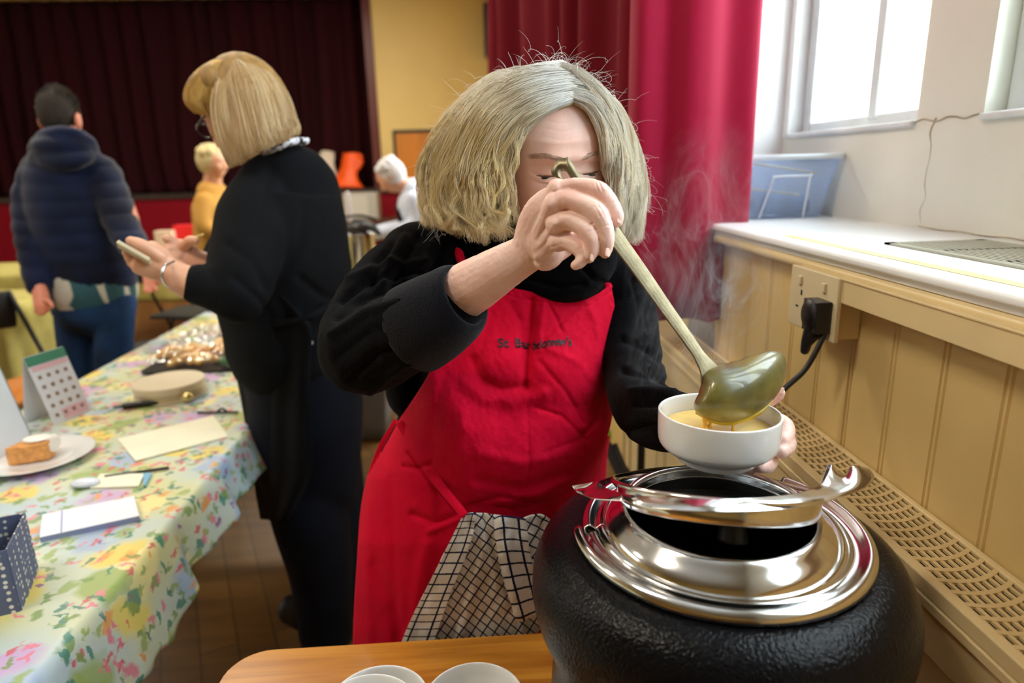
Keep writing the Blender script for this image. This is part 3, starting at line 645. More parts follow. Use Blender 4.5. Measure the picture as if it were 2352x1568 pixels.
def motif(col, scale, off, rad, soft, stops, dens, stretch=(1, 1, 1), rot=0, dist=.05):
    mp_ = NN('ShaderNodeMapping'); mp_.inputs['Location'].default_value = (off, -off*.6, 0); mp_.inputs['Scale'].default_value = stretch; mp_.inputs['Rotation'].default_value = (0, 0, rot)
    ad = NN('ShaderNodeVectorMath', operation='MULTIPLY_ADD'); L.new(noise(scale*1.6, 2, off=off+1).outputs[1], ad.inputs[0]); ad.inputs[1].default_value = (dist, dist, 0); L.new(uvn.outputs[0], ad.inputs[2])
    L.new(ad.outputs[0], mp_.inputs[0])
    vo = NN('ShaderNodeTexVoronoi'); vo.voronoi_dimensions = '2D'; vo.inputs['Scale'].default_value = scale; L.new(mp_.outputs[0], vo.inputs['Vector'])
    sep = NN('ShaderNodeSeparateColor'); L.new(vo.outputs['Color'], sep.inputs[0])
    c0 = ramp(sep.outputs[0], stops, 'CONSTANT')
    m1 = NN('ShaderNodeMapRange'); L.new(vo.outputs['Distance'], m1.inputs[0]); m1.inputs[1].default_value = rad+soft; m1.inputs[2].default_value = rad-soft
    on = NN('ShaderNodeMath', operation='LESS_THAN'); L.new(sep.outputs[1], on.inputs[0]); on.inputs[1].default_value = dens
    mu = NN('ShaderNodeMath', operation='MULTIPLY'); L.new(m1.outputs[0], mu.inputs[0]); L.new(on.outputs[0], mu.inputs[1])
    m2 = NN('ShaderNodeMath', operation='MULTIPLY'); L.new(mu.outputs[0], m2.inputs[0]); m2.inputs[1].default_value = .85
    return mixc(m2.outputs[0], col, c0)
G1, G2, G3 = s2l((120, 150, 80)), s2l((60, 128, 112)), s2l((150, 170, 90))
P1, P2, P3, P4 = s2l((222, 120, 140)), s2l((196, 160, 205)), s2l((226, 150, 70)), s2l((205, 90, 95))
Y1, Y2, B1 = s2l((230, 205, 90)), s2l((238, 222, 150)), s2l((160, 178, 205))
col = motif(col, 9, 1.0, .38, .10, [(0, Y2), (.3, P2), (.45, Y1), (.7, G3), (.85, B1)], .75, dist=.10)
col = motif(col, 22, 4.0, .22, .06, [(0, G1), (.25, G3), (.5, P3), (.65, P1), (.85, G2)], .60, dist=.05, stretch=(1, .6, 1))
col = motif(col, 46, 7.0, .24, .06, [(0, G2), (.3, G1), (.5, P4), (.75, G3)], .42, dist=.03, stretch=(1, .45, 1), rot=.7)
col = motif(col, 46, 12.0, .24, .06, [(0, G1), (.4, P1), (.7, G2)], .36, dist=.03, stretch=(.45, 1, 1), rot=.3)
col = motif(col, 34, 21.0, .20, .05, [(0, P4), (.25, P3), (.5, P1), (.8, s2l((140, 80, 140)))], .30, dist=.04)
L.new(col, b.inputs['Base Color'])
TT = .745
ft = thing('trestle_table', 'long trestle table under the floral oilcloth', 'table', (-.96, 1.7, 0))
mobj('tabletop', box(-1.31, -.61, .22, 3.13, TT-.03, TT-.004), mat('plain_ply', (180, 140, 90), .5), ft, smooth=False)
for x in (-1.15, -.86):
    for y in (.35, 2.9): mobj('leg', loft([(x, y, 0), (x, y, TT-.03)], .014, 10), M_leg, ft)
ys = np.linspace(.20, 3.155, 420)
drop = np.interp(ys, [.2, .6, .76, .84, .93, 1.04, 1.12, 1.25, 1.47, 1.7, 3.16], [.26, .24, .20, .13, .155, .170, .13, .11, .095, .11, .12])
drop = drop+.006*np.sin(ys*31)
rows = []; uvs = []
for y, dr_ in zip(ys, drop):
    ph = y*24+1.5*sin(y*5.3); wv = .012*sin(ph)+.006*sin(ph*1.9+1)
    deep = .028*math.exp(-((y-1.16)/.030)**2)+.020*math.exp(-((y-.90)/.03)**2)
    a = [(-1.335-wv*.8, TT-.12), (-1.33-wv*.5, TT-.07), (-1.325, TT-.03), (-1.3215, TT-.008), (-1.318, TT-.001)]
    tops = [(-1.31+(-.612+1.31)*t, TT+.0003+.0008*sin(t*9+y*7)) for t in np.linspace(0, 1, 60)]
    right = []
    for k in np.linspace(0.06, 1, 16):
        zz = TT-dr_*k; q = min(1, k*dr_/.02)
        right.append((-.6055+.006*min(1, q)+k*(.030+wv*1.0-deep)+.003*k, TT-.0005-(dr_*k)*1.0 if k > .06 else TT-.003))
    prof = a+tops+right
    rows.append([(x, y, z) for x, z in prof])
    arr = np.array(prof); s = np.r_[0, np.cumsum(np.hypot(*np.diff(arr, axis=0).T))]; uvs += [(q, y) for q in s]
fc = mobj('floral_tablecloth', grid(np.array(rows)), M_floral, uv=uvs, solid=.0008)
props(fc, 'pale floral oilcloth with pink, yellow and green flowers covering the long left table', 'tablecloth')

# things lying on it
Z = TT+.0015
def quad(pts, z, th_, name, m, lab, cat, bevel=.0008):
    P = [atz(*p, z) for p in pts]; v = [tuple(p) for p in P]+[(p[0], p[1], z+th_) for p in P]
    n = len(P); f = [tuple(range(n-1, -1, -1)), tuple(range(n, 2*n))]+[(i, (i+1) % n, (i+1) % n+n, i+n) for i in range(n)]
    o = mobj(name, (np.array(v), f), m, smooth=False, bevel=bevel); return props(o, lab, cat)
M_paper = mat('cream_paper', (238, 234, 208), .7, var=.03, vscale=12); M_card = mat('white_card', (232, 234, 242), .55)
quad([(270, 1010), (490, 956), (524, 1004), (312, 1060)], Z, .003, 'paper_pile', M_paper, 'cream sheets of paper lying on the floral cloth in front of the cake tin', 'papers', 0)
bk = thing('ticket_book', 'thick white ticket book with a blue-grey edge nearest the camera on the floral cloth', 'ticket book', tuple(atz(200, 1200, Z)))
P = [atz(*p, Z) for p in [(94, 1246), (322, 1196), (310, 1150), (100, 1193)]]
def prism(P, z0, z1):
    n = len(P); v = [(p[0], p[1], z0) for p in P]+[(p[0], p[1], z1) for p in P]
    return np.array(v), [tuple(range(n-1, -1, -1)), tuple(range(n, 2*n))]+[(i, (i+1) % n, (i+1) % n+n, i+n) for i in range(n)]
mobj('page_block', prism(P, Z, Z+.010), mat('blue_grey_card', (140, 148, 185), .6), bk, smooth=False)
mobj('cover', prism(P, Z+.0102, Z+.0112), M_card, bk, smooth=False)
q = [P[0]*.80+P[1]*.20, P[0]*.785+P[1]*.215, P[3]*.785+P[2]*.215, P[3]*.80+P[2]*.20]
mobj('stub_line', prism(q, Z+.0113, Z+.0117), mat('lilac_print', (150, 150, 200), .6), bk, smooth=False)
wl_ = thing('plastic_wallet', 'small clear wallet with cream slips and a blue end beside the black pen', 'wallet', tuple(atz(255, 1108, Z)))
P = [atz(*p, Z) for p in [(165, 1125), (335, 1118), (350, 1090), (180, 1092)]]
mobj('slips', prism([P[0]*.75+P[1]*.25, P[1]*.9+P[0]*.1, P[2]*.9+P[3]*.1, P[3]*.7+P[2]*.3], Z, Z+.004), M_paper, wl_, smooth=False)
mobj('blue_end', prism([P[1]*.97+P[0]*.03, P[1], P[2], P[2]*.88+P[3]*.12], Z, Z+.005), mat('sky_blue_card', (120, 176, 205), .4), wl_, smooth=False)
mobj('cap', fuse([ellips(atz(195, 1108, Z+.008), (.030, .020, .009))], .002, 2), mat('frosted_white', (215, 220, 230), .25), wl_)
def rod(name, p, q, r, m, lab, cat, z=Z):
    o = mobj(name, loft([atz(*p, z+r*1.0), atz(*q, z+r*1.0)], r, 10), m); return props(o, lab, cat)
rod('pen', (243, 1094), (385, 1074), .0034, M_black, 'slim black pen lying beside the clear wallet', 'pen')
pn = thing('marker_pen', 'black marker pen with clip lying behind the cream papers', 'pen', tuple(atz(500, 945, Z)))
mobj('barrel', loft([atz(455, 947, Z+.005), atz(545, 946, Z+.005)], .0035, 10), M_black, pn)
mobj('clip', loft([atz(500, 944, Z+.008), atz(510, 938, Z+.016), atz(520, 944, Z+.008)], .003, 8), M_black, pn)
kn = thing('table_knife', 'black-handled knife with a short bright blade in front of the pale cake tin', 'knife', tuple(atz(360, 925, Z)))
mobj('handle', loft([atz(288, 932, Z+.008), atz(385, 920, Z+.008)], [.010, .008], 12), M_black, kn)
mobj('tip', loft([atz(262, 934, Z+.005), atz(288, 932, Z+.005)], [.003, .004], 8), M_black, kn)
mobj('blade', loft([atz(385, 920, Z+.008), atz(420, 916, Z+.008)], [(.0015, .010), (.0015, .009)], 12, ref=(0, 0, 1)), mat('knife_steel', (.75, .76, .8), .2, metal=1), kn)
bl = mobj('brass_bell', ellips(atz(430, 912, Z+.014), (.016, .016, .015)), mat('soft_gold', (225, 205, 140), .15, metal=.8)); props(bl, 'small shiny round gold knob beside the knife and cake tin', 'knob')
ctn = thing('cake_tin', 'round pale cake tin with a flat lid on the floral cloth', 'cake tin', tuple(atz(393, 905, Z)))
cc_ = atz(393, 905, Z); cc_[1] += .0
mobj('tin', lathe(smoothprof([(0, 0), (.094, 0), (.097, .004), (.097, .030), (.0965, .032)], 20)+[0, Z], (cc_[0], cc_[1], 0), 64), mat('pale_tin', (205, 186, 150), .4), ctn)
mobj('lid', lathe(smoothprof([(.099, .024), (.0995, .040), (.097, .0435), (.09, .045), (0, .046)], 24)+[0, Z], (cc_[0], cc_[1], 0), 64), mat('cream_lid', (222, 208, 178), .35), ctn)
# plate with cake
pc_ = atz(93, 1058, Z)
plt = mobj('dinner_plate', lathe(smoothprof([(0, .002), (.05, .002), (.058, .004), (.082, .010), (.110, .0165), (.112, .0180), (.108, .0178), (.080, .0125), (.058, .0070), (0, .0060)], 50)+[0, Z], (pc_[0], pc_[1], 0), 72), M_china)
props(plt, 'white china plate with a slice of orange cake at the left edge of the table', 'plate')
ck = thing('cake_slice', 'wedge of orange sponge cake with pale icing on the white plate', 'cake', (pc_[0], pc_[1], Z))
ckm = fuse([prism([pc_+[-.045, -.045, 0], pc_+[.032, -.020, 0], pc_+[.030, .020, 0], pc_+[-.02, .045, 0]], Z+.008, Z+.052)], .003, 8)
ckm[0][:] += (vnoise(ckm[0]*160)*.0015)[:, None]
mobj('sponge', ckm, mat('orange_sponge', (228, 158, 88), .8, var=.2, vscale=80, bump=.8, bscale=300), ck)
mobj('icing', fuse([ellips(pc_+[.026, .015, .036], (.012, .024, .022)), ellips(pc_+[.0, .005, .055], (.030, .026, .004))], .002, 3), mat('icing', (240, 232, 220), .3), ck)
# tent calendar
cal = thing('tent_calendar', 'standing desk calendar with a green top band on the floral cloth', 'calendar', tuple(atz(165, 960, Z)))
A0, A1 = atz(125, 978, Z), atz(210, 942, Z); dirb = norm(A1-A0); back = norm(np.array([-dirb[1], dirb[0], 0]))
T0, T1 = A0+back*.055+[0, 0, .185], A1+back*.055+[0, 0, .185]; B0, B1 = A0+back*.10, A1+back*.10
wq = .0012
def slabq(a, b_, c0, d, th_):
    n_ = norm(np.cross(b_-a, d-a)); v = [a, b_, c0, d, a+n_*th_, b_+n_*th_, c0+n_*th_, d+n_*th_]
    return np.array(v), [(3, 2, 1, 0), (4, 5, 6, 7), (0, 1, 5, 4), (1, 2, 6, 5), (2, 3, 7, 6), (3, 0, 4, 7)]
mobj('front_board', slabq(A0, A1, T1, T0, .0015), M_card, cal, smooth=False)
mobj('rear_board', slabq(B1, B0, T0, T1, .0015), mat('pale_board', (214, 214, 222), .6), cal, smooth=False)
nf = norm(np.cross(A1-A0, T0-A0)); 
def onf(u, v_, k=.0022): return A0+(A1-A0)*u+(T0-A0)*v_+nf*k
M_green = mat('green_band', (70, 138, 112), .45)
mobj('green_band', slabq(onf(0, .86), onf(1, .86), onf(1, 1.0), onf(0, 1.0), .0008), M_green, cal, smooth=False)
M_pinkp = mat('pink_print', (236, 190, 200), .6)
mobj('pink_band', slabq(onf(.06, .78), onf(.96, .78), onf(.96, .845), onf(.06, .845), .0006), M_pinkp, cal, smooth=False)
mobj('pink_band', slabq(onf(.30, .03), onf(.95, .03), onf(.95, .18), onf(.30, .18), .0006), M_pinkp, cal, smooth=False)
dots = [slabq(onf(u, v_), onf(u+.08, v_), onf(u+.08, v_+.05), onf(u, v_+.05), .0006) for u in (.12, .34, .56, .78) for v_ in (.10, .24, .38, .52, .66)]
mobj('printed_squares', join(*dots), mat('brown_print', (140, 112, 90), .6), cal, smooth=False)
# white board at the left edge, blue spotted box
wb = thing('white_board', 'tilted white menu board with a grey edge standing at the left side of the table', 'board', tuple(atz(40, 1040, Z)))
a = atz(78, 1022, Z); bq = a+[-.02, -.34, 0]; tq = a+[-.072, .03, .235]; tq0 = bq+[-.072, .03, .235]
mobj('panel', slabq(bq, a, tq, tq0, .004), mat('screen_white', (228, 236, 242), .3), wb, smooth=False)
mobj('edge', join(loft([bq, a], .0045, 8), loft([a, tq], .0045, 8)), mat('grey_plastic', (120, 132, 142), .4), wb)
gb = thing('spotted_box', 'blue-grey spotted gift box at the front left corner of the table', 'box', tuple(atz(20, 1430, Z)))
c0 = atz(47, 1402, Z); c1 = c0+np.array([-.93, -.37, 0])*.18; c2 = c0+np.array([-.37, .93, 0])*.12; c3 = c2+(c1-c0)
M_spot = bpy.data.materials.new('spotted_paper'); M_spot.use_nodes = True
nt = M_spot.node_tree; N = nt.nodes; L = nt.links; b = N['Principled BSDF']
tc = N.new('ShaderNodeTexCoord'); vo = N.new('ShaderNodeTexVoronoi'); vo.inputs['Scale'].default_value = 95; vo.inputs['Randomness'].default_value = .35
rp = N.new('ShaderNodeValToRGB'); rp.color_ramp.elements[0].position = .26; rp.color_ramp.elements[0].color = (*s2l((226, 222, 210)), 1); rp.color_ramp.elements[1].position = .32; rp.color_ramp.elements[1].color = (*s2l((88, 98, 128)), 1)
L.new(tc.outputs['Object'], vo.inputs['Vector']); L.new(vo.outputs['Distance'], rp.inputs[0]); L.new(rp.outputs[0], b.inputs['Base Color']); b.inputs['Roughness'].default_value = .6
def wall_(a, b_, h=.105): return slabq(a, b_, b_+[0, 0, h], a+[0, 0, h], .002)
mobj('sides', join(wall_(c1, c0), wall_(c0, c2), wall_(c2, c3), wall_(c3, c1)), M_spot, gb, smooth=False)
mobj('base', prism([c0, c2, c3, c1], Z, Z+.03), M_dark, gb, smooth=False)
# trays of wrapped pastries
M_film = bpy.data.materials.new('cellophane'); M_film.use_nodes = True
nt = M_film.node_tree; N = nt.nodes; L = nt.links; N.remove(N['Principled BSDF'])
tr = N.new('ShaderNodeBsdfTransparent'); gl = N.new('ShaderNodeBsdfGlossy'); gl.inputs['Roughness'].default_value = .12; ms = N.new('ShaderNodeMixShader'); ms.inputs[0].default_value = .16
L.new(tr.outputs[0], ms.inputs[1]); L.new(gl.outputs[0], ms.inputs[2]); L.new(ms.outputs[0], N['Material Output'].inputs[0])
M_pas = mat('golden_pastry', (246, 208, 128), .5, bump=.6, bscale=90, col2=(226, 156, 66), vscale=30)
def pastry_tray(cx_, cy_, w2, d2, n, lab):
    t = mobj('serving_tray', join(rounded_slab(cx_-w2, cx_+w2, cy_-d2, cy_+d2, Z, Z+.006, .03), rounded_slab(cx_-w2-.008, cx_+w2+.008, cy_-d2-.008, cy_+d2+.008, Z+.006, Z+.010, .035)), M_black, smooth=False)
    props(t, 'black serving tray under '+lab, 'tray')
    for k in range(n):
        x = cx_+(RN.random()-.5)*w2*1.3; y = cy_+(RN.random()-.5)*d2*1.3; z = Z+.028+(.030 if k > n*.55 else 0)
        a = RN.random()*pi; L2 = .045
        p = [(x-L2*cos(a)*(1-.0), y-L2*sin(a), z-.004), (x, y, z+.006), (x+L2*cos(a), y+L2*sin(a), z-.004)]
        o = mobj('pastry', loft(p, [.010, .021, .010], 12, 14), M_pas)
        props(o, 'golden pastry among '+lab, 'pastry', 'pastries in '+lab)
    u = np.linspace(-1, 1, 80); P = []
    for a in u:
        row = []
        for c0 in u:
            r = max(abs(a), abs(c0)); h = .100*(1-r**2.2)+.004+.018*vnoise(np.array([a*4+cx_*9, c0*4, 1.0]))*(1-r**4)+.022*abs(vnoise(np.array([a*11, c0*11+cx_, 4.0])))*(1-r**4)+.006*vnoise(np.array([a*30, c0*30+cx_, 4.0]))*(1-r**4)
            row.append((cx_+c0*w2*1.02, cy_+a*d2*1.02, Z+.010+h))
        P.append(row)
    f_ = mobj('cellophane_wrap', grid(np.array(P)), M_film, smooth=False); props(f_, 'crinkled clear cellophane over '+lab, 'cellophane')
pastry_tray(-.925, 2.27, .20, .14, 16, 'the wrapped golden pastries in front of the woman in black')
pastry_tray(-.90, 2.72, .15, .12, 8, 'the further wrapped pastries behind the first tray')
lf = mobj('green_label', ellips(atz(528, 828, Z+.03), (.035, .02, .02)), mat('leaf_green', (40, 120, 60), .5)); props(lf, 'small green sticker on the side of the wrapped pastry tray', 'sticker')
# ------------------------------------------------------------------ the woman in the red apron
def LP(pts, n=18, steps=None, ref=None, power=2.0):
    """tube through (px, py, depth, radius px[, second radius px])"""
    C = [V(p[0], p[1], p[2]) for p in pts]; R = [(px2m(p[3], p[2]), px2m(p[4] if len(p) > 4 else p[3], p[2])) for p in pts]
    return loft(C, R, n, steps, ref, power=power)
def EB(px, py, d, rx, ry, rz, rot=0):
    """ellipsoid blob, radii px: rx along image x (rotated), ry along image y, rz in depth"""
    a = radians(rot); X = _r*cos(a)-_u*sin(a); Y = _r*sin(a)+_u*cos(a)
    return ellips(V(px, py, d), (px2m(rx, d), px2m(ry, d), px2m(rz, d)), np.array([X, Y, _f]))
def pxof(v):
    q = v-CAM0; d = q@_f; return CX+FPX*(q@_r)/d, CY-FPX*(q@_u)/d, d
def segdist(x, y, pts):
    best = np.full(np.shape(x), 1e9)
    for (x0, y0), (x1, y1) in zip(pts[:-1], pts[1:]):
        dx, dy = x1-x0, y1-y0; t = np.clip(((x-x0)*dx+(y-y0)*dy)/(dx*dx+dy*dy+1e-9), 0, 1)
        best = np.minimum(best, np.hypot(x-x0-t*dx, y-y0-t*dy))
    return best
toC = -_f
M_skin = mat('warm_skin', (246, 208, 194), .42, sss=.12, col2=(236, 184, 166), vscale=26, vdetail=6, thr=(.3, .6), bump=.10, bscale=420, bdetail=4)
M_nail = mat('fingernail', (238, 194, 176), .22)
M_fleece = mat('black_fleece', (7, 6, 9), .95, spec=.06, bump=1.0, bscale=900, sheen=.05, bdetail=2)
M_red = mat('red_apron_cotton', (210, 0, 46), .8, spec=.12, bump=.5, bscale=700, sheen=.03, var=.05, vscale=9)
wm = thing('person', 'woman with wavy grey-blonde hair in a bright red apron ladling soup', 'person', (.02, .96, 0))

# ---- head
HC = V(1264, 350, .905)
def frame_face(yaw, pitch, rollim, base=None):
    fw = -_f if base is None else base
    fw = norm([fw[0], fw[1], 0]); up = np.array([0, 0, 1.0]); rt = norm(np.cross(up, fw))   # subject's left = image right
    fw2 = fw*cos(yaw)+rt*sin(yaw); rt2 = norm(np.cross(up, fw2))
    fw3 = fw2*cos(pitch)-up*sin(pitch); up3 = np.cross(fw3, rt2)
    a = rollim; return rt2*cos(a)+up3*sin(a), fw3, -rt2*sin(a)+up3*cos(a)
RX, FY, UZ = frame_face(radians(13), radians(20), radians(2))
def g(t): return np.exp(-t*t)
def sst(t): t = np.clip(t, 0, 1); return t*t*(3-2*t)
def head_mesh(sc_=1.0, n=260, m=200, age=1.0):
    th = np.linspace(0, 2*pi, n, endpoint=False); ph = (np.linspace(0, 1, m)**1.25)*pi
    ph[0] = 1e-3; ph[-1] = pi-1e-3
    x = np.sin(ph)[:, None]*np.cos(th); z = np.sin(ph)[:, None]*np.sin(th); y = np.cos(ph)[:, None]*np.ones(n)
    e = 2.35
    nrm = (abs(x)**e+abs(y)**e+abs(z)**e)**(1/e); x, y, z = x/nrm, y/nrm, z/nrm
    x = x*.0735; y = y*.094; z = z*.116
    lo = np.clip((-.015-z)/.1, 0, 1); x = x*(1-.34*lo**1.25); y = np.where(y > 0, y*(1-.06*lo), y*(1-.35*lo))
    hi = np.clip((z-.045)/.066, 0, 1); y = np.where(y > 0, y*(1-.26*hi), y); z = np.where(z > 0, z*.94, z)
    w_ = sst(y/.045); ax = abs(x)
    d = np.zeros_like(x)
    d += .0045*g(x/.045)*g((z-.024)/.010)
    d += .0035*g((ax-.026)/.016)*g((z-.020+.12*(ax-.03))/.007)
    d -= .0120*g((ax-.0295)/.0160)*g((z-.008)/.0120)
    d += .0095*g((ax-.0290)/.0130)*g((z-.0060)/.0085)
    d -= .0020*g((z-.0150+18*(ax-.029)**2)/.0016)*g((ax-.029)/.015)
    d -= .0030*g((z+.0003-10*(ax-.029)**2)/.0013)*g((ax-.029)/.013)
    d -= age*.0012*g((z+.0095-9*(ax-.029)**2)/.0020)*g((ax-.029)/.015)
    d += age*.0022*g((z+.0060-9*(ax-.029)**2)/.0030)*g((ax-.029)/.013)
    bridge = sst((.018-z)/.055)*sst((z+.054)/.010)
    d += .0240*bridge*g(x/(.0085+.006*sst((-.02-z)/.03)))
    d += .0085*g((ax-.0125)/.0060)*g((z+.0435)/.0065)
    d += .0060*g((ax-.044)/.020)*g((z+.032)/.022)
    d -= age*.0022*g((ax-.020-.35*(-.045-z))/.0030)*sst((-.040-z)/.01)*sst((z+.085)/.02)
    d += .0060*g(x/.024)*(g((z+.0690)/.0048)+1.1*g((z+.0800)/.0055))
    d -= .0045*g(x/.026)*g((z+.0742)/.0016)
    d += .0080*g(x/.020)*g((z+.106)/.014)
    for zz, a in ((.046, .0003), (.055, .0004), (.063, .0003)):
        d -= age*a*g((z-zz-.0012*np.sin(x*160))/.0011)*sst((.045-ax)/.02)
    y = y+d*w_
    # ears
    P = np.stack([x, y, z], -1)*sc_
    v, f = grid(P, closed_u=True); f = [tuple(a) for a in f]; f.append(tuple(range(n))); 
    return v, f
def place(v, c, R=None): 
    R_ = R or (RX, FY, UZ); return c+v[:, :1]*R_[0]+v[:, 1:2]*R_[1]+v[:, 2:3]*R_[2]
hv, hf = head_mesh(); hw_ = place(hv, HC)
neck = LP([(1262, 440, .93, 70), (1255, 540, .965, 66), (1245, 640, 1.0, 74)], 20)

# ---- hand on the ladle
def finger(pts, n=16): return LP(pts, n, steps=(len(pts)-1)*8+1)
hand_r = [
    LP([(1030, 690, .80, 66, 62), (1090, 655, .765, 62, 58), (1150, 618, .735, 53, 48), (1205, 585, .714, 46, 36), (1232, 560, .704, 50, 33)], 24, ref=toC),
    LP([(1222, 572, .706, 50, 30), (1248, 530, .697, 66, 33), (1274, 498, .684, 70, 31), (1300, 484, .674, 60, 22), (1318, 484, .670, 50, 16)], 24, ref=toC),
    EB(1262, 590, .700, 40, 28, 26, -35), EB(1245, 560, .694, 34, 46, 26, -30),
    LP([(1228, 540, .692, 14), (1255, 470, .682, 18), (1280, 432, .673, 23)], 14), LP([(1230, 550, .690, 14), (1252, 500, .680, 17), (1272, 464, .670, 22)], 14),
    LP([(1235, 570, .690, 15), (1262, 535, .682, 16), (1285, 508, .674, 20)], 14), LP([(1240, 585, .692, 17), (1265, 560, .686, 18), (1290, 540, .679, 20)], 14),
    finger([(1280, 440, .676, 22), (1305, 430, .668, 20), (1338, 427, .659, 19), (1372, 436, .653, 21.5), (1394, 455, .652, 20), (1408, 478, .653, 19), (1416, 497, .655, 17), (1417, 509, .657, 13.5)]),
    finger([(1268, 476, .672, 23), (1300, 458, .663, 22), (1344, 471, .652, 22.5), (1372, 490, .647, 23), (1387, 515, .646, 20.5), (1393, 543, .647, 19), (1393, 566, .650, 16.5), (1390, 580, .652, 13.5)]),
    finger([(1276, 514, .672, 23), (1308, 506, .663, 22), (1342, 524, .653, 21.5), (1357, 545, .650, 20.5), (1361, 568, .651, 17.5), (1357, 586, .653, 14), (1353, 594, .655, 11)]),
    finger([(1280, 556, .680, 23), (1305, 556, .671, 20), (1328, 570, .662, 18.5), (1338, 588, .659, 16.5), (1332, 602, .658, 14.5), (1322, 609, .659, 11.5)]),
    finger([(1255, 595, .706, 24), (1290, 575, .708, 21), (1330, 545, .700, 19), (1362, 512, .690, 17), (1385, 492, .684, 14)]),
]
hr = fuse(hand_r, .00125, 3, .5)
N_ = vnormals(*hr); X_px, Y_px, D_px = pxof_arr = (lambda v: ((CX+FPX*((v-CAM0)@_r)/((v-CAM0)@_f)), (CY-FPX*((v-CAM0)@_u)/((v-CAM0)@_f)), (v-CAM0)@_f))(hr[0])
disp = np.zeros(len(hr[0]))
for pts, a, w_ in [([(1367, 415), (1374, 440)], -.0007, 1.4), ([(1373, 413), (1382, 436)], -.0007, 1.4), ([(1378, 420), (1386, 442)], -.0006, 1.3), ([(1405, 466), (1420, 462)], -.0006, 1.4),
                   ([(1366, 474), (1380, 500)], -.0006, 1.4), ([(1372, 468), (1388, 494)], -.0007, 1.4), ([(1385, 520), (1406, 516)], -.0005, 1.4), ([(1346, 522), (1362, 512)], -.0006, 1.4), ([(1350, 532), (1370, 526)], -.0006, 1.4),
                   ([(1255, 580), (1285, 575)], -.0006, 2), ([(1262, 568), (1292, 560)], -.0006, 2), ([(1200, 560), (1222, 600)], -.0005, 3), ([(1192, 566), (1212, 606)], -.0004, 3),
                   ([(1232, 545), (1262, 472)], .0009, 5), ([(1240, 565), (1275, 515)], .0007, 5), ([(1225, 530), (1272, 438)], .0006, 5),
                   ([(1276, 434), (1280, 432)], .0012, 9), ([(1263, 466), (1267, 466)], .0013, 9), ([(1274, 512), (1278, 512)], .0010, 8)]:
    disp += a*np.exp(-(segdist(X_px, Y_px, pts)/w_)**2)
disp += .00022*vnoise(hr[0]*420)+.00035*vnoise(hr[0]*130)
hr = (hr[0]+N_*disp[:, None]*(N_@toC > -.1)[:, None], hr[1])
# ---- hand under the bowl
hand_l = [
    LP([(1545, 975, .80, 58, 50), (1590, 975, .762, 48, 38), (1640, 985, .742, 52, 30), (1700, 985, .735, 62, 28), (1745, 990, .732, 56, 24)], 22, ref=toC),
    finger([(1640, 930, .735, 24), (1700, 930, .730, 20), (1750, 924, .722, 17), (1782, 910, .715, 15), (1791, 902, .712, 12.5)]),
    finger([(1730, 965, .728, 22), (1775, 965, .722, 21), (1802, 978, .708, 20.5), (1806, 998, .692, 19), (1800, 1012, .680, 16)]),
    finger([(1730, 1000, .728, 22), (1780, 1000, .720, 21), (1806, 1012, .700, 20.5), (1806, 1028, .682, 19), (1795, 1038, .672, 15)]),
    finger([(1700, 1020, .722, 20), (1745, 1035, .708, 19), (1768, 1052, .692, 18.5), (1765, 1068, .676, 17), (1745, 1072, .664, 14)]),
    finger([(1670, 1020, .722, 20), (1700, 1048, .704, 18), (1722, 1068, .686, 17), (1722, 1076, .672, 14.5)]),
]
hl = fuse(hand_l, .0015, 4, .5)
hl = (hl[0]+vnormals(*hl)*(.0003*vnoise(hl[0]*300))[:, None], hl[1])
core = fuse([neck, LP([(1240, 620, 1.01, 120, 90), (1185, 720, 1.04, 190, 120), (1170, 900, 1.05, 180, 120), (1120, 1100, 1.08, 220, 140), (1105, 1300, 1.14, 230, 150)], 30, ref=toC),
    LP([(980, 610, 1.03, 50), (858, 745, .91, 46), (865, 780, .865, 46), (1035, 690, .79, 50)], 16), LP([(1430, 670, 1.04, 46), (1465, 890, .94, 44), (1560, 968, .78, 42)], 16),
    loft([(-.08, 1.02, .75), (-.09, 1.02, .42), (-.10, 1.04, .07)], [.085, .06, .045], 16), loft([(.09, 1.02, .75), (.09, 1.02, .42), (.09, 1.04, .07)], [.085, .06, .045], 16)], .006, 4)
allb = join((hw_, hf), (hr[0], [tuple(a) for a in np.asarray(hr[1])]), (hl[0], [tuple(a) for a in np.asarray(hl[1])]), (core[0], [tuple(a) for a in np.asarray(core[1])]))
mobj('body', allb, M_skin, wm)
# nails: small shells hugging the finger tips
def nail(px, py, d, w_, h_, rot, tilt=0, nm='fingernail'):
    a = radians(rot); X = _r*cos(a)-_u*sin(a); Y = _r*sin(a)+_u*cos(a); Z3 = toC*cos(radians(tilt))+X*sin(radians(tilt)); X3 = norm(np.cross(Y, Z3))
    c0 = V(px, py, d); P = []
    for v_ in np.linspace(-1, 1, 9):
        P.append([c0+X3*px2m(w_, d)*sqrt(max(0, 1-abs(v_)**3*.6))*sin(u_*.9)/.8+Y*px2m(h_, d)*v_-Z3*px2m(w_, d)*.8*(1-cos(u_*.9)) for u_ in np.linspace(-1, 1, 9)])
    return grid(np.array(P))
mobj('fingernail', nail(1424, 502, .6500, 8, 12, 4, 42), M_nail, wm, solid=.0005)
mobj('fingernail', nail(1397, 580, .6440, 8, 10, 6, 34), M_nail, wm, solid=.0005)
mobj('fingernail', nail(1361, 592, .6470, 6.5, 9, 8, 34), M_nail, wm, solid=.0005)
mobj('fingernail', nail(1805, 1034, .6690, 8, 8, -30, 20), M_nail, wm, solid=.0005)
mobj('fingernail', nail(1797, 898, .7050, 6, 8, 25, 30), M_nail, wm, solid=.0005)
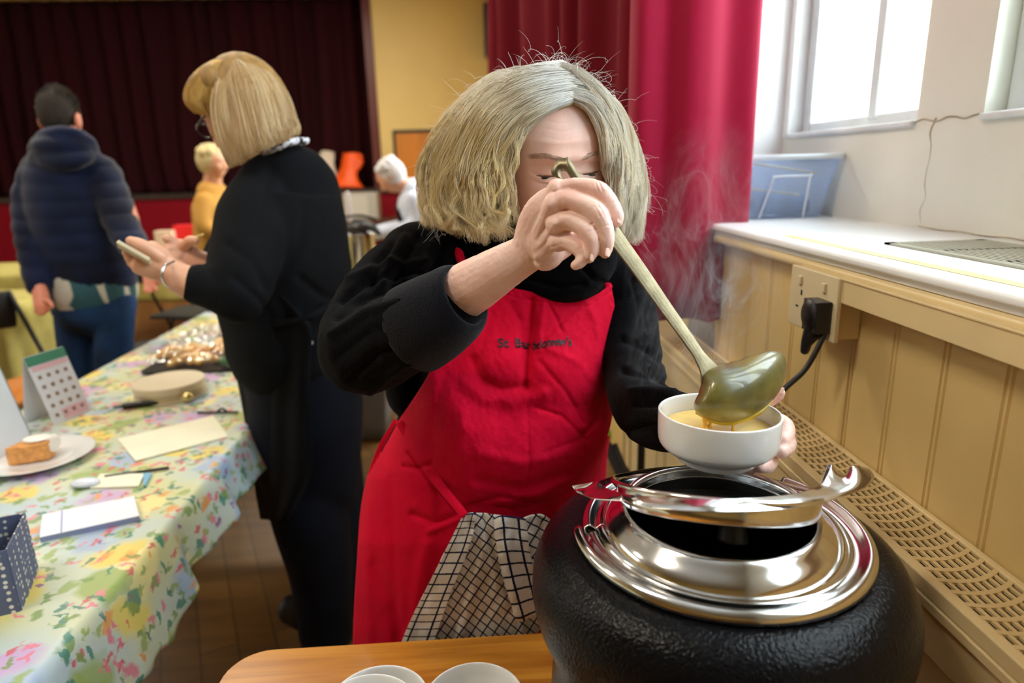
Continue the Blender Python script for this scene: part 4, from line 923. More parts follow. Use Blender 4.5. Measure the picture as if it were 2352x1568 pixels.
# ---- eyes, lashes, brows
M_lash = mat('brown_lash', (96, 68, 56), .6); M_eye = mat('eye_dark', (.02, .015, .012), .08)
def surf_y(x, z):   # front surface of the face at local x, z
    k = np.argmin((hv[:, 0]-x)**2+(hv[:, 2]-z)**2+np.where(hv[:, 1] < .02, 1, 0)); return hv[k, 1]
for s in (-1, 1):
    us = np.linspace(-1, 1, 15)
    pl = np.array([(s*(.029+.0125*u), 0, -.0008+10*(.0125*u)**2*.9-.0006*u) for u in us]); pl[:, 1] = [surf_y(a[0], a[2])+.0006 for a in pl]
    pw = place(pl, HC)
    mobj('eyelash', loft(pw, [.0002+.0009*(1-u*u)**.7 for u in us], 8, 60), M_lash, wm)
    mobj('eye', ellips(place(np.array([[s*.0295, surf_y(s*.0295, -.0021)-.0009, -.0024]]), HC)[0], (.0068, .0016, .0016), np.array([RX, FY, UZ])), M_eye, wm)
    br_ = []
    for k in range(170):
        u = RN.uniform(-1, 1); x = s*(.030+.018*u); z = .0235+.004*(1-(u*.8-.2)**2)-.004*max(0, u)+RN.uniform(-.0030, .0030)
        y = surf_y(x, z); L_ = .005; q = place(np.array([[x, y+.0004, z], [x+s*L_*.5, y+.0012, z+.0008], [x+s*L_, surf_y(x+s*L_, z)+.0006, z+.0002]]), HC)
        br_.append(loft(q, [.00018, .00016, .00005], 4, 4))
    mobj('eyebrow', join(*br_), mat('fair_brow', (176, 148, 128), .7), wm)

# ---- hair
M_hair = bpy.data.materials.new('hair_strands'); M_hair.use_nodes = True
nt = M_hair.node_tree; N = nt.nodes; L = nt.links; b = N['Principled BSDF']; b.inputs['Roughness'].default_value = .42; b.inputs['Specular IOR Level'].default_value = .45; b.inputs['Sheen Weight'].default_value = .0
at = N.new('ShaderNodeAttribute'); at.attribute_name = 'tone'; L.new(at.outputs['Color'], b.inputs['Base Color'])
tl_ = N.new('ShaderNodeBsdfTranslucent'); L.new(at.outputs['Color'], tl_.inputs[0]); mxs = N.new('ShaderNodeMixShader'); mxs.inputs[0].default_value = .22
L.new(b.outputs[0], mxs.inputs[1]); L.new(tl_.outputs[0], mxs.inputs[2]); L.new(mxs.outputs[0], N['Material Output'].inputs[0])
def strands(name, C, rad, colfn, parent, m=None):
    """C: (n, k, 3) strand points -> thin three-sided tubes in one mesh"""
    n, k, _ = C.shape; T = np.gradient(C, axis=1); T /= np.linalg.norm(T, axis=2)[..., None]+1e-12
    A_ = np.cross(T, np.array([.31, .52, .79])); A_ /= np.linalg.norm(A_, axis=2)[..., None]+1e-12; B_ = np.cross(T, A_)
    tp = rad*(1-.75*np.linspace(0, 1, k)**3)[None, :, None]*np.ones((n, 1, 1)) if np.isscalar(rad) else rad[:, None, None]*(1-.75*np.linspace(0, 1, k)**3)[None, :, None]
    ring = np.stack([C+tp*(A_*cos(a)+B_*sin(a)) for a in (0, 2*pi/3, 4*pi/3)], 2)        # n,k,3,3
    idx = np.arange(n*k*3).reshape(n, k, 3); j = np.roll(idx, -1, axis=2)
    F = np.stack([idx[:, :-1], j[:, :-1], j[:, 1:], idx[:, 1:]], -1).reshape(-1, 4)
    o = mobj(name, (ring.reshape(-1, 3), F), m or M_hair, parent)
    ca = o.data.color_attributes.new('tone', 'FLOAT_COLOR', 'POINT')
    c = colfn(n, k); c = np.repeat(c[:, :, None, :], 3, 2).reshape(-1, 3); ca.data.foreach_set('color', np.c_[c, np.ones(len(c))].astype(np.float32).ravel())
    return o
def guide_surface(G, na=60, ns=60):
    W = np.array([[V(*p) for p in g_] for g_ in G]); W = np.array([crom(r, ns) for r in W]); W = np.array([crom(W[:, i], na) for i in range(ns)]).transpose(1, 0, 2)
    return W
def sample(W, a, s):    # a (n,), s (n,k) in 0..1
    na, ns = W.shape[:2]; A_ = np.clip(a, 0, 1)*(na-1); S_ = np.clip(s, 0, 1)*(ns-1); A_ = np.broadcast_to(A_[:, None], S_.shape)
    i = np.minimum(A_.astype(int), na-2); j = np.minimum(S_.astype(int), ns-2); u = (A_-i)[..., None]; v_ = (S_-j)[..., None]
    return W[i, j]*(1-u)*(1-v_)+W[i+1, j]*u*(1-v_)+W[i, j+1]*(1-u)*v_+W[i+1, j+1]*u*v_
def grow(W, n, k=22, wave=.006, frizz=.002, thick=.012, s0=.0, spread=.06, curl=.004, seed=1, center=None, freq=2.2, amax=1.0, tight=.030, per=48, lift=.0):
    R_ = np.random.default_rng(seed); ncl = max(8, n//per); cl = R_.random(ncl); cid = R_.integers(0, ncl, n)
    a0 = cl[cid]; aa = R_.normal(0, tight, n); st = R_.random(n)**2*.35+s0; en = np.clip(1.02-.20*R_.random(ncl)[cid]**1.5-R_.random(n)**2*.14, 0, 1)
    t = np.linspace(0, 1, k)[None]; s = st[:, None]+(en-st)[:, None]*t
    P = sample(W, np.clip(a0+aa*1.0, 0, amax), s)
    # waves shared inside a clump
    Wn = np.gradient(W, axis=0); Wn = Wn/(np.linalg.norm(Wn, axis=2)[..., None]+1e-9); Ts = np.gradient(W, axis=1); Ts = Ts/(np.linalg.norm(Ts, axis=2)[..., None]+1e-9)
    side = sample(Wn, np.clip(a0, 0, 1), s); out = np.cross(side, sample(Ts, np.clip(a0, 0, 1), s)); c = center if center is not None else P.mean((0, 1))
    out = out*np.sign(np.sum(out*(P-c), -1))[..., None]
    ph = R_.random(ncl)[cid]*6.28; fr = (freq*(.75+.5*R_.random(ncl)))[cid]
    amp = wave*s**1.4
    P = P+side*(amp*np.sin(ph[:, None]+s*fr[:, None]*6.28))[..., None]+out*(amp*.7*np.cos(ph[:, None]*1.7+s*fr[:, None]*6.28))[..., None]
    lk = R_.random(ncl)[cid]; lk2 = R_.normal(0, 1, ncl)[cid]
    P = P+out*((lk-.25)*lift)[:, None, None]*(s**1.6)[..., None]+side*(lk2*lift*.55)[:, None, None]*(s**1.5)[..., None]
    P = P+out*((R_.random(n)-.35)*thick)[:, None, None]*np.minimum(1, s*4+.2)[..., None]
    ph2 = R_.random(n)*6.28; P = P+side*(frizz*np.sin(ph2[:, None]+s*fr[:, None]*9))[..., None]*s[..., None]+out*(frizz*np.cos(ph2[:, None]*3+s*(7+5*R_.random(n))[:, None]))[..., None]*s[..., None]
    # tips gather towards their clump
    mid = sample(W, np.clip(a0, 0, 1), s); P = P*(1-.35*(t**2)[..., None])+(mid+(P-mid)*.4)*(.35*(t**2)[..., None])
    return P, s, a0, R_
GL = [[(1322, 232, .815), (1262, 256, .808), (1208, 300, .812), (1172, 370, .822), (1148, 430, .834), (1142, 490, .840), (1184, 546, .842)],
      [(1326, 206, .822), (1240, 235, .808), (1168, 290, .812), (1126, 370, .822), (1102, 440, .828), (1098, 500, .833), (1112, 552, .826)],
      [(1324, 180, .84), (1215, 205, .828), (1140, 265, .832), (1092, 350, .842), (1060, 430, .848), (1056, 492, .85), (1052, 542, .84)],
      [(1314, 158, .87), (1190, 178, .86), (1108, 238, .87), (1048, 330, .878), (1016, 420, .88), (1016, 486, .87), (1016, 526, .862)],
      [(1290, 142, .91), (1172, 170, .91), (1086, 228, .92), (1018, 312, .93), (990, 400, .93), (996, 468, .92), (1000, 510, .91)],
      [(1280, 150, .97), (1162, 172, .98), (1082, 240, .99), (1030, 330, 1.0), (1008, 420, 1.0), (1020, 480, .99), (1050, 500, .98)]]
GR = [[(1306, 230, .815), (1346, 250, .812), (1374, 300, .822), (1390, 360, .836), (1400, 420, .846), (1404, 480, .856), (1414, 540, .858)],
      [(1306, 206, .825), (1362, 228, .818), (1398, 285, .828), (1416, 350, .842), (1425, 420, .852), (1428, 490, .858), (1430, 548, .858)],
      [(1298, 180, .845), (1368, 200, .84), (1410, 260, .85), (1435, 340, .865), (1446, 420, .872), (1448, 490, .875), (1444, 552, .875)],
      [(1284, 157, .875), (1350, 184, .875), (1405, 240, .885), (1444, 320, .90), (1460, 410, .905), (1460, 490, .90), (1440, 556, .90)],
      [(1268, 142, .93), (1334, 170, .94), (1394, 238, .95), (1440, 330, .96), (1454, 420, .96), (1450, 490, .95), (1432, 545, .94)],
      [(1272, 152, .98), (1325, 182, .99), (1380, 248, 1.0), (1418, 330, 1.01), (1430, 420, 1.01), (1425, 490, 1.0), (1410, 540, .99)]]
WL, WR = guide_surface(GL), guide_surface(GR)
def onto_head(W, hw, off=.007, reach=14):
    q = hw-CAM0; hd = q@_f; hx = CX+FPX*(q@_r)/hd; hy = CY-FPX*(q@_u)/hd; sel = slice(None, None, 3); hd, hx, hy = hd[sel], hx[sel], hy[sel]
    sh = W.shape; P = W.reshape(-1, 3).copy(); q = P-CAM0; d = q@_f; x = CX+FPX*(q@_r)/d; y = CY-FPX*(q@_u)/d
    for i in range(len(P)):
        m_ = (np.abs(hx-x[i]) < reach) & (np.abs(hy-y[i]) < reach)
        if m_.any():
            h = hd[m_].min()-off
            if h < d[i]: P[i] = CAM0+(P[i]-CAM0)*h/d[i]
    return P.reshape(sh)
WL, WR = onto_head(WL, hw_), onto_head(WR, hw_)
hcen = HC+np.array([0, .03, -.02])
def inner(W, k=.94): return hcen+(W-hcen)*k
hair = bpy.data.objects.new('hair', None); COL.objects.link(hair); hair.parent = wm; hair.location = -Vector(wm.location)+Vector(tuple(HC))
M_hbase = mat('hair_underlayer', (188, 168, 124), .6, bump=1, bscale=300, stretch=(1, 1, .2), var=.3, vscale=60)
mobj('hair_mass', join(grid(inner(WL[:, :50], .97)), grid(inner(WR[:, :53], .975)), ellips(HC-FY*.018+UZ*.000, (.077, .088, .108), np.array([RX, FY, UZ]))), M_hbase, hair, solid=.004)
silver, white, blond, dk = np.array(s2l((244, 243, 238))), np.array(s2l((253, 252, 248))), np.array(s2l((250, 226, 162))), np.array(s2l((186, 152, 92)))
def tone(s, side, a0, R_):
    n = len(a0); r = R_.random(n)[:, None, None]; s_ = s[..., None]
    bl = np.clip((s_-.10)/.35, 0, 1)*(1.0 if side < 0 else .40)
    c = silver*(1-bl)+blond*bl; c = c*(1-.45*(r > .62))+white*.45*(r > .62); c = np.where(r < .20, c*.68+dk*.32*(1.0 if side < 0 else 1.6), c); 
    hsh = np.modf(np.abs(np.sin(a0*9973.1)*437.5))[0]; return c*np.minimum(1, (1.05+.25*R_.random(n)[:, None, None])*(.84+.36*hsh)[:, None, None])
PL, sL, aL, R1 = grow(WL, 13000, seed=3, wave=.019, center=hcen, thick=.015, frizz=.0046, freq=1.5, lift=.022)
strands('hair_strands', PL, 0.00020+.00014*R1.random(len(PL)), lambda n, k: tone(sL, -1, aL, R1), hair)
PR, sR, aR, R2 = grow(WR, 8000, seed=4, wave=.010, center=hcen, thick=.010, frizz=.0040, freq=1.6, lift=.014)
strands('hair_strands', PR, 0.00020+.00014*R2.random(len(PR)), lambda n, k: tone(sR, 1, aR, R2), hair)
for W_, n_, sd_, side_ in ((WL, 5200, 41, -1), (WR, 2400, 42, 1)):
    Q_, q_, b_, R4 = grow(W_, n_, seed=sd_, wave=.026 if side_ < 0 else .014, center=hcen, thick=.010, frizz=.0022, freq=1.9, tight=.011, per=62, lift=.022)
    Q_ = Q_+norm(hcen*0+toC)*.004
    strands('wavy_locks', Q_, 0.00019+.00013*R4.random(len(Q_)), lambda n, k: tone(q_, side_, b_, R4), hair)
# flyaway curls round the outline
R3 = np.random.default_rng(9); fly = []
for k in range(420):
    W = WL if R3.random() < .45 else WR; a = .50+.50*R3.random(); s0 = R3.random()**1.2*.95; p0 = sample(W, np.array([a]), np.array([[s0]]))[0, 0]
    o_ = norm(p0-hcen+np.array([0, 0, .02])); t_ = norm(sample(W, np.array([a]), np.array([[min(1, s0+.05)]]))[0, 0]-p0+1e-6); b_ = norm(np.cross(o_, t_)); t_ = norm(R3.normal(size=3)*.5+t_)
    rad_ = .002+.009*R3.random()**1.5; turns = .5+1.2*R3.random(); tt = np.linspace(0, 1, 22); ph = R3.random()*6.28
    ln = (.010+.030*R3.random())
    c0 = p0+np.outer(tt, o_*ln*.65+t_*ln)+np.outer(np.sin(tt*turns*6.28+ph)-sin(ph), t_*rad_)*1+np.outer(np.cos(tt*turns*6.28+ph)-cos(ph), o_*rad_*.9)
    fly.append(c0-o_*.004)
fly = np.array(fly); strands('flyaway_curls', fly, .00017, lambda n, k: np.broadcast_to(white, (n, k, 3))*1.0, hair)
fr_ = []
for k in range(90):   # loose wisps over the temple
    a = R3.random()*.12; p = sample(WL, np.array([a]), np.linspace(.18+.3*R3.random(), .75+.2*R3.random(), 22)[None])[0]
    tt = np.linspace(0, 1, 22)[:, None]; fr_.append(p+_r*(.004+.026*R3.random())*tt*np.sin(tt*3+R3.random()*2)-_f*.008+_r*.003*np.sin(tt*14+R3.random()*6))
strands('loose_wisps', np.array(fr_), .00018, lambda n, k: np.broadcast_to(silver, (n, k, 3)), hair)

# ---- jumper
def tor(y):   # torso centre, half width (px), depth and half depth by image row
    Y = [540, 600, 720, 850, 980, 1100, 1250, 1450, 1600]
    return (np.interp(y, Y, [1225, 1200, 1185, 1180, 1160, 1120, 1100, 1092, 1088]), np.interp(y, Y, [110, 235, 235, 226, 236, 262, 284, 286, 280]),
            np.interp(y, Y, [1.03, 1.03, 1.04, 1.05, 1.05, 1.07, 1.10, 1.15, 1.19]), np.interp(y, Y, [.06, .085, .105, .115, .115, .12, .13, .13, .13]))
rows = []
for y in (560, 600, 660, 720, 850, 980, 1100, 1180):
    cx_, hw, dc, hb = tor(y); rows.append((cx_, y, dc, hw*.97, hb*FPX/dc*.97))
fleece = [LP(rows, 40, 60, ref=toC, power=2.3),
    EB(960, 600, 1.02, 92, 88, 90), EB(935, 885, 1.03, 50, 78, 60), EB(1410, 650, 1.04, 78, 86, 80),
    LP([(1180, 560, 1.0, 70), (1060, 562, 1.01, 66), (960, 585, 1.0, 76)], 20), LP([(1290, 580, 1.0, 60), (1390, 620, 1.02, 62), (1420, 660, 1.02, 66)], 20),
    LP([(975, 600, 1.01, 84), (918, 632, .975, 86), (862, 700, .93, 90), (832, 775, .885, 98), (845, 800, .86, 106)], 30),
    LP([(838, 800, .865, 108), (870, 790, .85, 105), (930, 762, .82, 96), (985, 735, .80, 88), (1020, 716, .79, 82)], 30),
    LP([(1420, 655, 1.03, 72), (1438, 720, 1.02, 70), (1448, 800, .99, 70), (1462, 880, .94, 72), (1482, 935, .87, 76), (1520, 962, .81, 76), (1560, 966, .772, 68), (1585, 968, .755, 62)], 28),
    LP([(1180, 590, .985, 34), (1205, 632, .955, 36), (1270, 655, .935, 38), (1335, 650, .935, 40), (1378, 612, .955, 36), (1385, 570, .99, 34)], 18),
    LP([(1195, 560, .98, 30), (1215, 600, .95, 32), (1275, 618, .93, 34), (1345, 600, .945, 32), (1365, 560, .975, 30)], 18),
    LP([(1150, 520, 1.0, 44), (1220, 505, 1.02, 50), (1320, 510, 1.02, 46), (1370, 560, 1.0, 40)], 18)]
fv, ff = fuse(fleece, .0045, 7, .5); Nn = vnormals(fv, ff)
q = fv-CAM0; dd = q@_f; fx = CX+FPX*(q@_r)/dd; fy_ = CY-FPX*(q@_u)/dd
fold = [([(900, 560), (870, 600), (850, 660)], -.004, 9), ([(930, 545), (900, 590), (880, 650)], .004, 9), ([(960, 545), (930, 600), (905, 660)], -.004, 9),
        ([(990, 560), (965, 610), (940, 665)], .0035, 9), ([(1020, 570), (1000, 610), (975, 660)], -.003, 9),
        ([(780, 690), (850, 640), (960, 625)], -.005, 8), ([(770, 730), (850, 680), (935, 655)], -.0035, 8), ([(760, 770), (840, 715), (930, 690)], .003, 10), ([(800, 640), (880, 605), (980, 600)], .003, 8),
        ([(932, 650), (940, 720), (965, 800)], -.0055, 6), ([(775, 820), (850, 760), (920, 740)], -.0025, 9), ([(800, 870), (870, 810), (950, 790)], -.003, 10), ([(850, 900), (920, 840), (990, 810)], .003, 9),
        ([(1455, 640), (1470, 700), (1478, 780)], -.004, 8), ([(1430, 780), (1480, 800), (1520, 830)], -.003, 8), ([(1430, 850), (1490, 860), (1540, 880)], -.004, 8), ([(1450, 900), (1500, 900), (1550, 905)], .004, 9), ([(1460, 930), (1520, 925), (1570, 935)], -.004, 8),
        ([(1440, 990), (1490, 975), (1530, 985)], -.005, 8), ([(1215, 640), (1280, 660), (1340, 650)], -.004, 7), ([(1330, 600), (1365, 640), (1390, 650)], -.004, 7)]
dsp = .0012*vnoise(fv*38)+.0008*vnoise(fv*90)
for pts, a, w_ in fold: dsp += 1.9*a*np.exp(-(segdist(fx, fy_, pts)/w_)**2)
fv = fv+Nn*(dsp*np.clip((Nn@toC)*2+.6, 0, 1))[:, None]
mobj('jumper', (fv, ff), M_fleece, wm)
# rolled cuff: a thick turned-back band
a0, a1 = V(938, 762, .822), V(1062, 692, .768); ax = norm(a1-a0)
def cuffring(px, py, d, r): return V(px, py, d), px2m(r, d)
cp = [(950, 757, .816, 104), (958, 752, .812, 112), (1000, 728, .794, 108), (1035, 706, .780, 100), (1056, 690, .772, 94), (1068, 681, .768, 84), (1066, 682, .770, 74), (1045, 695, .778, 68)]
C = crom(np.array([V(*p[:3]) for p in cp]), 60); Rr_ = crom(np.array([[px2m(p[3], p[2])] for p in cp]), 60)[:, 0]
sA = norm(np.cross(ax, toC)); bA = norm(np.cross(sA, ax)); th = np.linspace(0, 2*pi, 72, endpoint=False)
P = np.array([c0+sA*(r*(.93+.012*np.sin(3*th+1)))[:, None]*np.cos(th)[:, None]+bA*(r*(.86+.02*np.sin(2*th)))[:, None]*np.sin(th)[:, None] for c0, r in zip(C, Rr_)])
mobj('rolled_cuff', grid(P, closed_u=True), mat('grey_black_fleece', (16, 16, 24), .9, spec=.08, bump=1.0, bscale=900, sheen=.15), wm, solid=.002)

# ---- apron
def body_depth(x, y, extra=0):
    cx_, hw, dc, hb = tor(y); t = np.clip((x-cx_)/(hw*1.06), -1, 1); d = dc-(hb+extra)*(1-np.abs(t)**2.3)**(1/2.3)
    d = d-.020*g(np.hypot((x-1140)/85, (y-845)/75))-.018*g(np.hypot((x-1300)/85, (y-850)/80))+.008*g((x-1215)/25)*g((y-830)/80)
    return d
def coons(top, bot, lef, rig, nu=170, nv=200):
    c = lambda p, n: crom(np.array(p, float), n)
    T_, B_, L_, R_ = c(top, nu), c(bot, nu), c(lef, nv), c(rig, nv); u = np.linspace(0, 1, nu)[None, :, None]; v_ = np.linspace(0, 1, nv)[:, None, None]
    return (1-v_)*T_[None]+v_*B_[None]+(1-u)*L_[:, None]+u*R_[:, None]-((1-u)*(1-v_)*T_[0]+u*(1-v_)*T_[-1]+(1-u)*v_*B_[0]+u*v_*B_[-1])
bib = coons([(1056, 590), (1110, 632), (1175, 660), (1260, 676), (1335, 686), (1372, 675), (1402, 652)],
            [(915, 968), (955, 1030), (1005, 1105), (1066, 1180), (1140, 1190), (1215, 1188), (1290, 1172), (1345, 1130), (1376, 1090)],
            [(1056, 590), (1042, 680), (1012, 790), (978, 872), (915, 968)], [(1402, 652), (1412, 720), (1411, 850), (1406, 950), (1390, 1020), (1376, 1090)])
bx, by = bib[..., 0], bib[..., 1]
cre = [([(1220, 690), (1216, 780), (1205, 880)], .0080, 9), ([(1250, 690), (1240, 760), (1238, 800)], -.0035, 8), ([(1088, 825), (1110, 872), (1150, 892), (1205, 886)], .0065, 11), ([(1070, 880), (1110, 915), (1180, 922), (1250, 905)], -.0055, 16),
       ([(1330, 700), (1270, 760), (1235, 800)], .0028, 5), ([(1262, 700), (1290, 760)], .0022, 5), ([(1345, 690), (1370, 740), (1375, 830)], -.0022, 8), ([(1240, 830), (1300, 900), (1340, 975)], .0026, 6), ([(1260, 800), (1330, 830), (1380, 900)], -.0020, 9),
       ([(1230, 935), (1290, 955), (1345, 1010)], .0030, 6), ([(1020, 860), (1000, 960), (990, 1050)], .004, 14), ([(1060, 950), (1060, 1050), (1090, 1140)], -.0035, 18), ([(1210, 930), (1215, 1060), (1200, 1170)], .0012, 5), ([(1100, 1040), (1200, 1065), (1300, 1040)], -.004, 16),
       ([(1090, 1100), (1190, 1120), (1300, 1085)], .005, 14), ([(1150, 1150), (1230, 1140), (1330, 1095)], -.004, 10), ([(1075, 1165), (1140, 1140), (1220, 1150)], .004, 7), ([(1180, 1185), (1260, 1150), (1350, 1110)], .004, 7), ([(930, 985), (1000, 1050), (1070, 1160)], -.004, 12),
       ([(1255, 1040), (1330, 1010), (1385, 950)], .0024, 8), ([(1130, 720), (1110, 790), (1095, 840)], .0024, 8), ([(1175, 700), (1195, 740), (1205, 800)], .0035, 9)]
def crease(x, y, L_):
    o = 0
    for pts, a, w_ in L_: o = o+a*np.exp(-(segdist(x, y, pts)/w_)**2)
    return o
vv = np.linspace(0, 1, bib.shape[0])[:, None]*np.ones_like(bx)
blouse = .034*np.sin(np.clip((vv-.45)/.55, 0, 1)*pi*.85)**1.3
bd = body_depth(bx, by, .010)-blouse+crease(bx, by, cre)+.0012*vnoise(np.stack([bx/28, by/36, bx*0], -1))+.0006*vnoise(np.stack([bx/9, by/11, bx*0+3], -1))
hemy = np.exp(-((vv-.03)/.012)**2)*.0008*np.sin(bx/3.6); bd = bd+hemy
dR = np.abs(np.linspace(0, 1, bib.shape[1])[None]-.975); bd = bd+np.exp(-(dR/.012)**2)*.0012*np.sin(by/4.2)+np.exp(-((vv-.045)/.004)**2)*.0008
ap = bpy.data.objects.new('apron', None); COL.objects.link(ap); ap.parent = wm; ap.location = -Vector(wm.location)+Vector((.02, .9, 1.0))
BW = CAM0+bd[..., None]*(_f+_r*((bx-CX)/FPX)[..., None]-_u*((by-CY)/FPX)[..., None])
mobj('bib', grid(BW), M_red, ap, solid=.0016)
sk = coons([(905, 962), (960, 985), (1040, 1020), (1150, 1050), (1260, 1050), (1340, 1030), (1400, 1000)], [(812, 1600), (900, 1606), (1000, 1610), (1100, 1612), (1200, 1612), (1300, 1610), (1385, 1600)],
           [(905, 962), (862, 1040), (832, 1150), (820, 1300), (812, 1450), (812, 1600)], [(1400, 1000), (1392, 1080), (1395, 1180), (1400, 1300), (1395, 1450), (1385, 1600)], 150, 180)
sx, sy = sk[..., 0], sk[..., 1]
cre2 = [([(950, 1180), (1000, 1200), (1062, 1180)], .006, 9), ([(985, 1220), (1030, 1200), (1065, 1185)], -.004, 7), ([(860, 1300), (900, 1380), (930, 1480)], .004, 16), ([(850, 1150), (845, 1300), (850, 1480)], -.003, 12), ([(940, 1040), (990, 1110), (1050, 1175)], .006, 6),
        ([(930, 1070), (960, 1075), (1000, 1060)], .006, 6), ([(900, 1100), (905, 1300), (915, 1500)], .003, 12), ([(980, 1250), (960, 1350), (950, 1480)], -.004, 15), ([(1300, 1150), (1310, 1300), (1300, 1480)], .004, 12)]
u_ = np.linspace(-1, 1, sk.shape[1])[None]
sd = -.020+body_depth(sx, sy, .010)+crease(sx, sy, cre2)+.0025*vnoise(np.stack([sx/60, sy/200, sx*0], -1))+.0008*vnoise(np.stack([sx/14, sy/30, sx*0], -1))+.05*np.clip(np.abs(u_)-.93, 0, 1)*1.0
SW = CAM0+sd[..., None]*(_f+_r*((sx-CX)/FPX)[..., None]-_u*((sy-CY)/FPX)[..., None])
mobj('skirt', grid(SW), M_red, ap, solid=.0016)
mobj('neck_strap', LP([(1060, 600, .955, 10, 3), (1055, 575, .96, 10, 3), (1075, 545, .985, 10, 3), (1130, 520, 1.02, 10, 3)], 10, ref=toC), M_red, ap)
mobj('neck_strap', LP([(1398, 660, .975, 9, 3), (1392, 640, .985, 9, 3), (1385, 600, 1.0, 9, 3)], 10, ref=toC), M_red, ap)
tie = LP([(918, 972, .975, 9, 4), (962, 1045, .950, 11, 4), (1008, 1110, .925, 11, 4), (1066, 1182, .898, 10, 4)], 12, ref=toC, steps=40)
mobj('waist_tie', tie, M_red, ap)
# embroidered lettering on the bib
M_thread = mat('black_thread', (26, 10, 22), .6)
def bibd(x, y):
    k = np.argmin((bx-x)**2+(by-y)**2); return bd.flat[k]
def letters(txt, x0, x1, ybase, slope, h, parent, narrow=1.0):
    cu = bpy.data.curves.new('t', 'FONT'); cu.body = txt; cu.size = 1; cu.resolution_u = 3; cu.offset = .022
    o = bpy.data.objects.new('t', cu); COL.objects.link(o); dg = bpy.context.evaluated_depsgraph_get(); me = o.evaluated_get(dg).to_mesh()
    n = len(me.vertices); co = np.zeros(n*3, np.float32); me.vertices.foreach_get('co', co); co = co.reshape(-1, 3); fs = [tuple(p.vertices) for p in me.polygons]
    o.evaluated_get(dg).to_mesh_clear(); bpy.data.objects.remove(o)
    X = (co[:, 0]-co[:, 0].min())/(co[:, 0].max()-co[:, 0].min()); out = []
    for a, b_ in zip(X, co[:, 1]):
        x = x0+(x1-x0)*a; y = ybase(x)-b_*h; out.append(V(x, y, bibd(x, y)-.0016))
    return np.array(out), fs
base_ = lambda x: 797+6*g((x-1225)/22)-4*g((x-1290)/40)
tl = [letters('St', 1143, 1169, base_, 0, 29, ap), letters('Bar', 1184, 1219, base_, 0, 29, ap), letters('thol', 1221, 1243, base_, 0, 29, ap), letters("omew's", 1245, 1314, base_, 0, 29, ap)]
mobj('embroidered_lettering', join(*tl), M_thread, ap, smooth=False, solid=.0004)
# trousers and shoes (behind the table)
M_trs = mat('black_trousers', (18, 18, 22), .85)
mobj('trousers', fuse([loft([(-.085, 1.03, .86), (-.09, 1.03, .45), (-.10, 1.04, .06)], [.105, .075, .06], 18), loft([(.09, 1.03, .86), (.09, 1.03, .45), (.09, 1.04, .06)], [.105, .075, .06], 18)], .008, 4), M_trs, wm)
for x in (-.10, .09): mobj('shoe', fuse([ellips((x, 1.0, .04), (.045, .12, .038)), box(x-.04, x+.04, .90, 1.10, 0.002, .02)], .005, 3), M_black, wm)

# ---- checked towel tucked into the apron tie
M_towel = bpy.data.materials.new('checked_terry'); M_towel.use_nodes = True
nt = M_towel.node_tree; N = nt.nodes; L = nt.links; b = N['Principled BSDF']; b.inputs['Roughness'].default_value = .95; b.inputs['Specular IOR Level'].default_value = .1
uvn = N.new('ShaderNodeUVMap'); uvn.uv_map = 'UVMap'; wn = N.new('ShaderNodeTexNoise'); wn.inputs['Scale'].default_value = 9; wn.inputs['Detail'].default_value = 4
ad = N.new('ShaderNodeVectorMath'); ad.operation = 'MULTIPLY_ADD'; L.new(uvn.outputs[0], wn.inputs['Vector']); L.new(wn.outputs[1], ad.inputs[0]); ad.inputs[1].default_value = (.10, .10, 0); L.new(uvn.outputs[0], ad.inputs[2])
sep = N.new('ShaderNodeSeparateXYZ'); L.new(ad.outputs[0], sep.inputs[0])
def line_mask(sock, wdt):
    fr = N.new('ShaderNodeMath'); fr.operation = 'FRACT'; L.new(sock, fr.inputs[0]); lt = N.new('ShaderNodeMath'); lt.operation = 'LESS_THAN'; L.new(fr.outputs[0], lt.inputs[0]); lt.inputs[1].default_value = wdt; return lt.outputs[0]
m1 = line_mask(sep.outputs[0], .15); m2 = line_mask(sep.outputs[1], .15); mxm = N.new('ShaderNodeMath'); mxm.operation = 'MAXIMUM'; L.new(m1, mxm.inputs[0]); L.new(m2, mxm.inputs[1])
mx = N.new('ShaderNodeMix'); mx.data_type = 'RGBA'; L.new(mxm.outputs[0], mx.inputs[0]); mx.inputs[6].default_value = (*s2l((232, 226, 216)), 1); mx.inputs[7].default_value = (*s2l((30, 34, 62)), 1); L.new(mx.outputs[2], b.inputs['Base Color'])
tn = N.new('ShaderNodeTexNoise'); tn.inputs['Scale'].default_value = 900; tcn = N.new('ShaderNodeTexCoord'); L.new(tcn.outputs['Object'], tn.inputs['Vector']); bp = N.new('ShaderNodeBump'); bp.inputs['Strength'].default_value = .8; bp.inputs['Distance'].default_value = .002; L.new(tn.outputs[0], bp.inputs['Height']); L.new(bp.outputs[0], b.inputs['Normal'])
tw = thing('checked_towel', 'white terry towel with navy checks tucked into the red apron', 'towel', tuple(V(1150, 1300, .93)))
def towel(top, bot, lef, rig, d0, uvf, creases, nm):
    P = coons(top, bot, lef, rig, 90, 110); x, y = P[..., 0], P[..., 1]
    d = body_depth(x, y, .012)-d0+crease(x, y, creases)+.0014*vnoise(np.stack([x/16, y/22, x*0], -1))
    W = CAM0+d[..., None]*(_f+_r*((x-CX)/FPX)[..., None]-_u*((y-CY)/FPX)[..., None])
    uv = np.stack(uvf(x, y, np.linspace(0, 1, 90)[None]+0*x, np.linspace(0, 1, 110)[:, None]+0*x), -1).reshape(-1, 2)
    mobj(nm, grid(W), M_towel, tw, uv=uv, solid=.003)
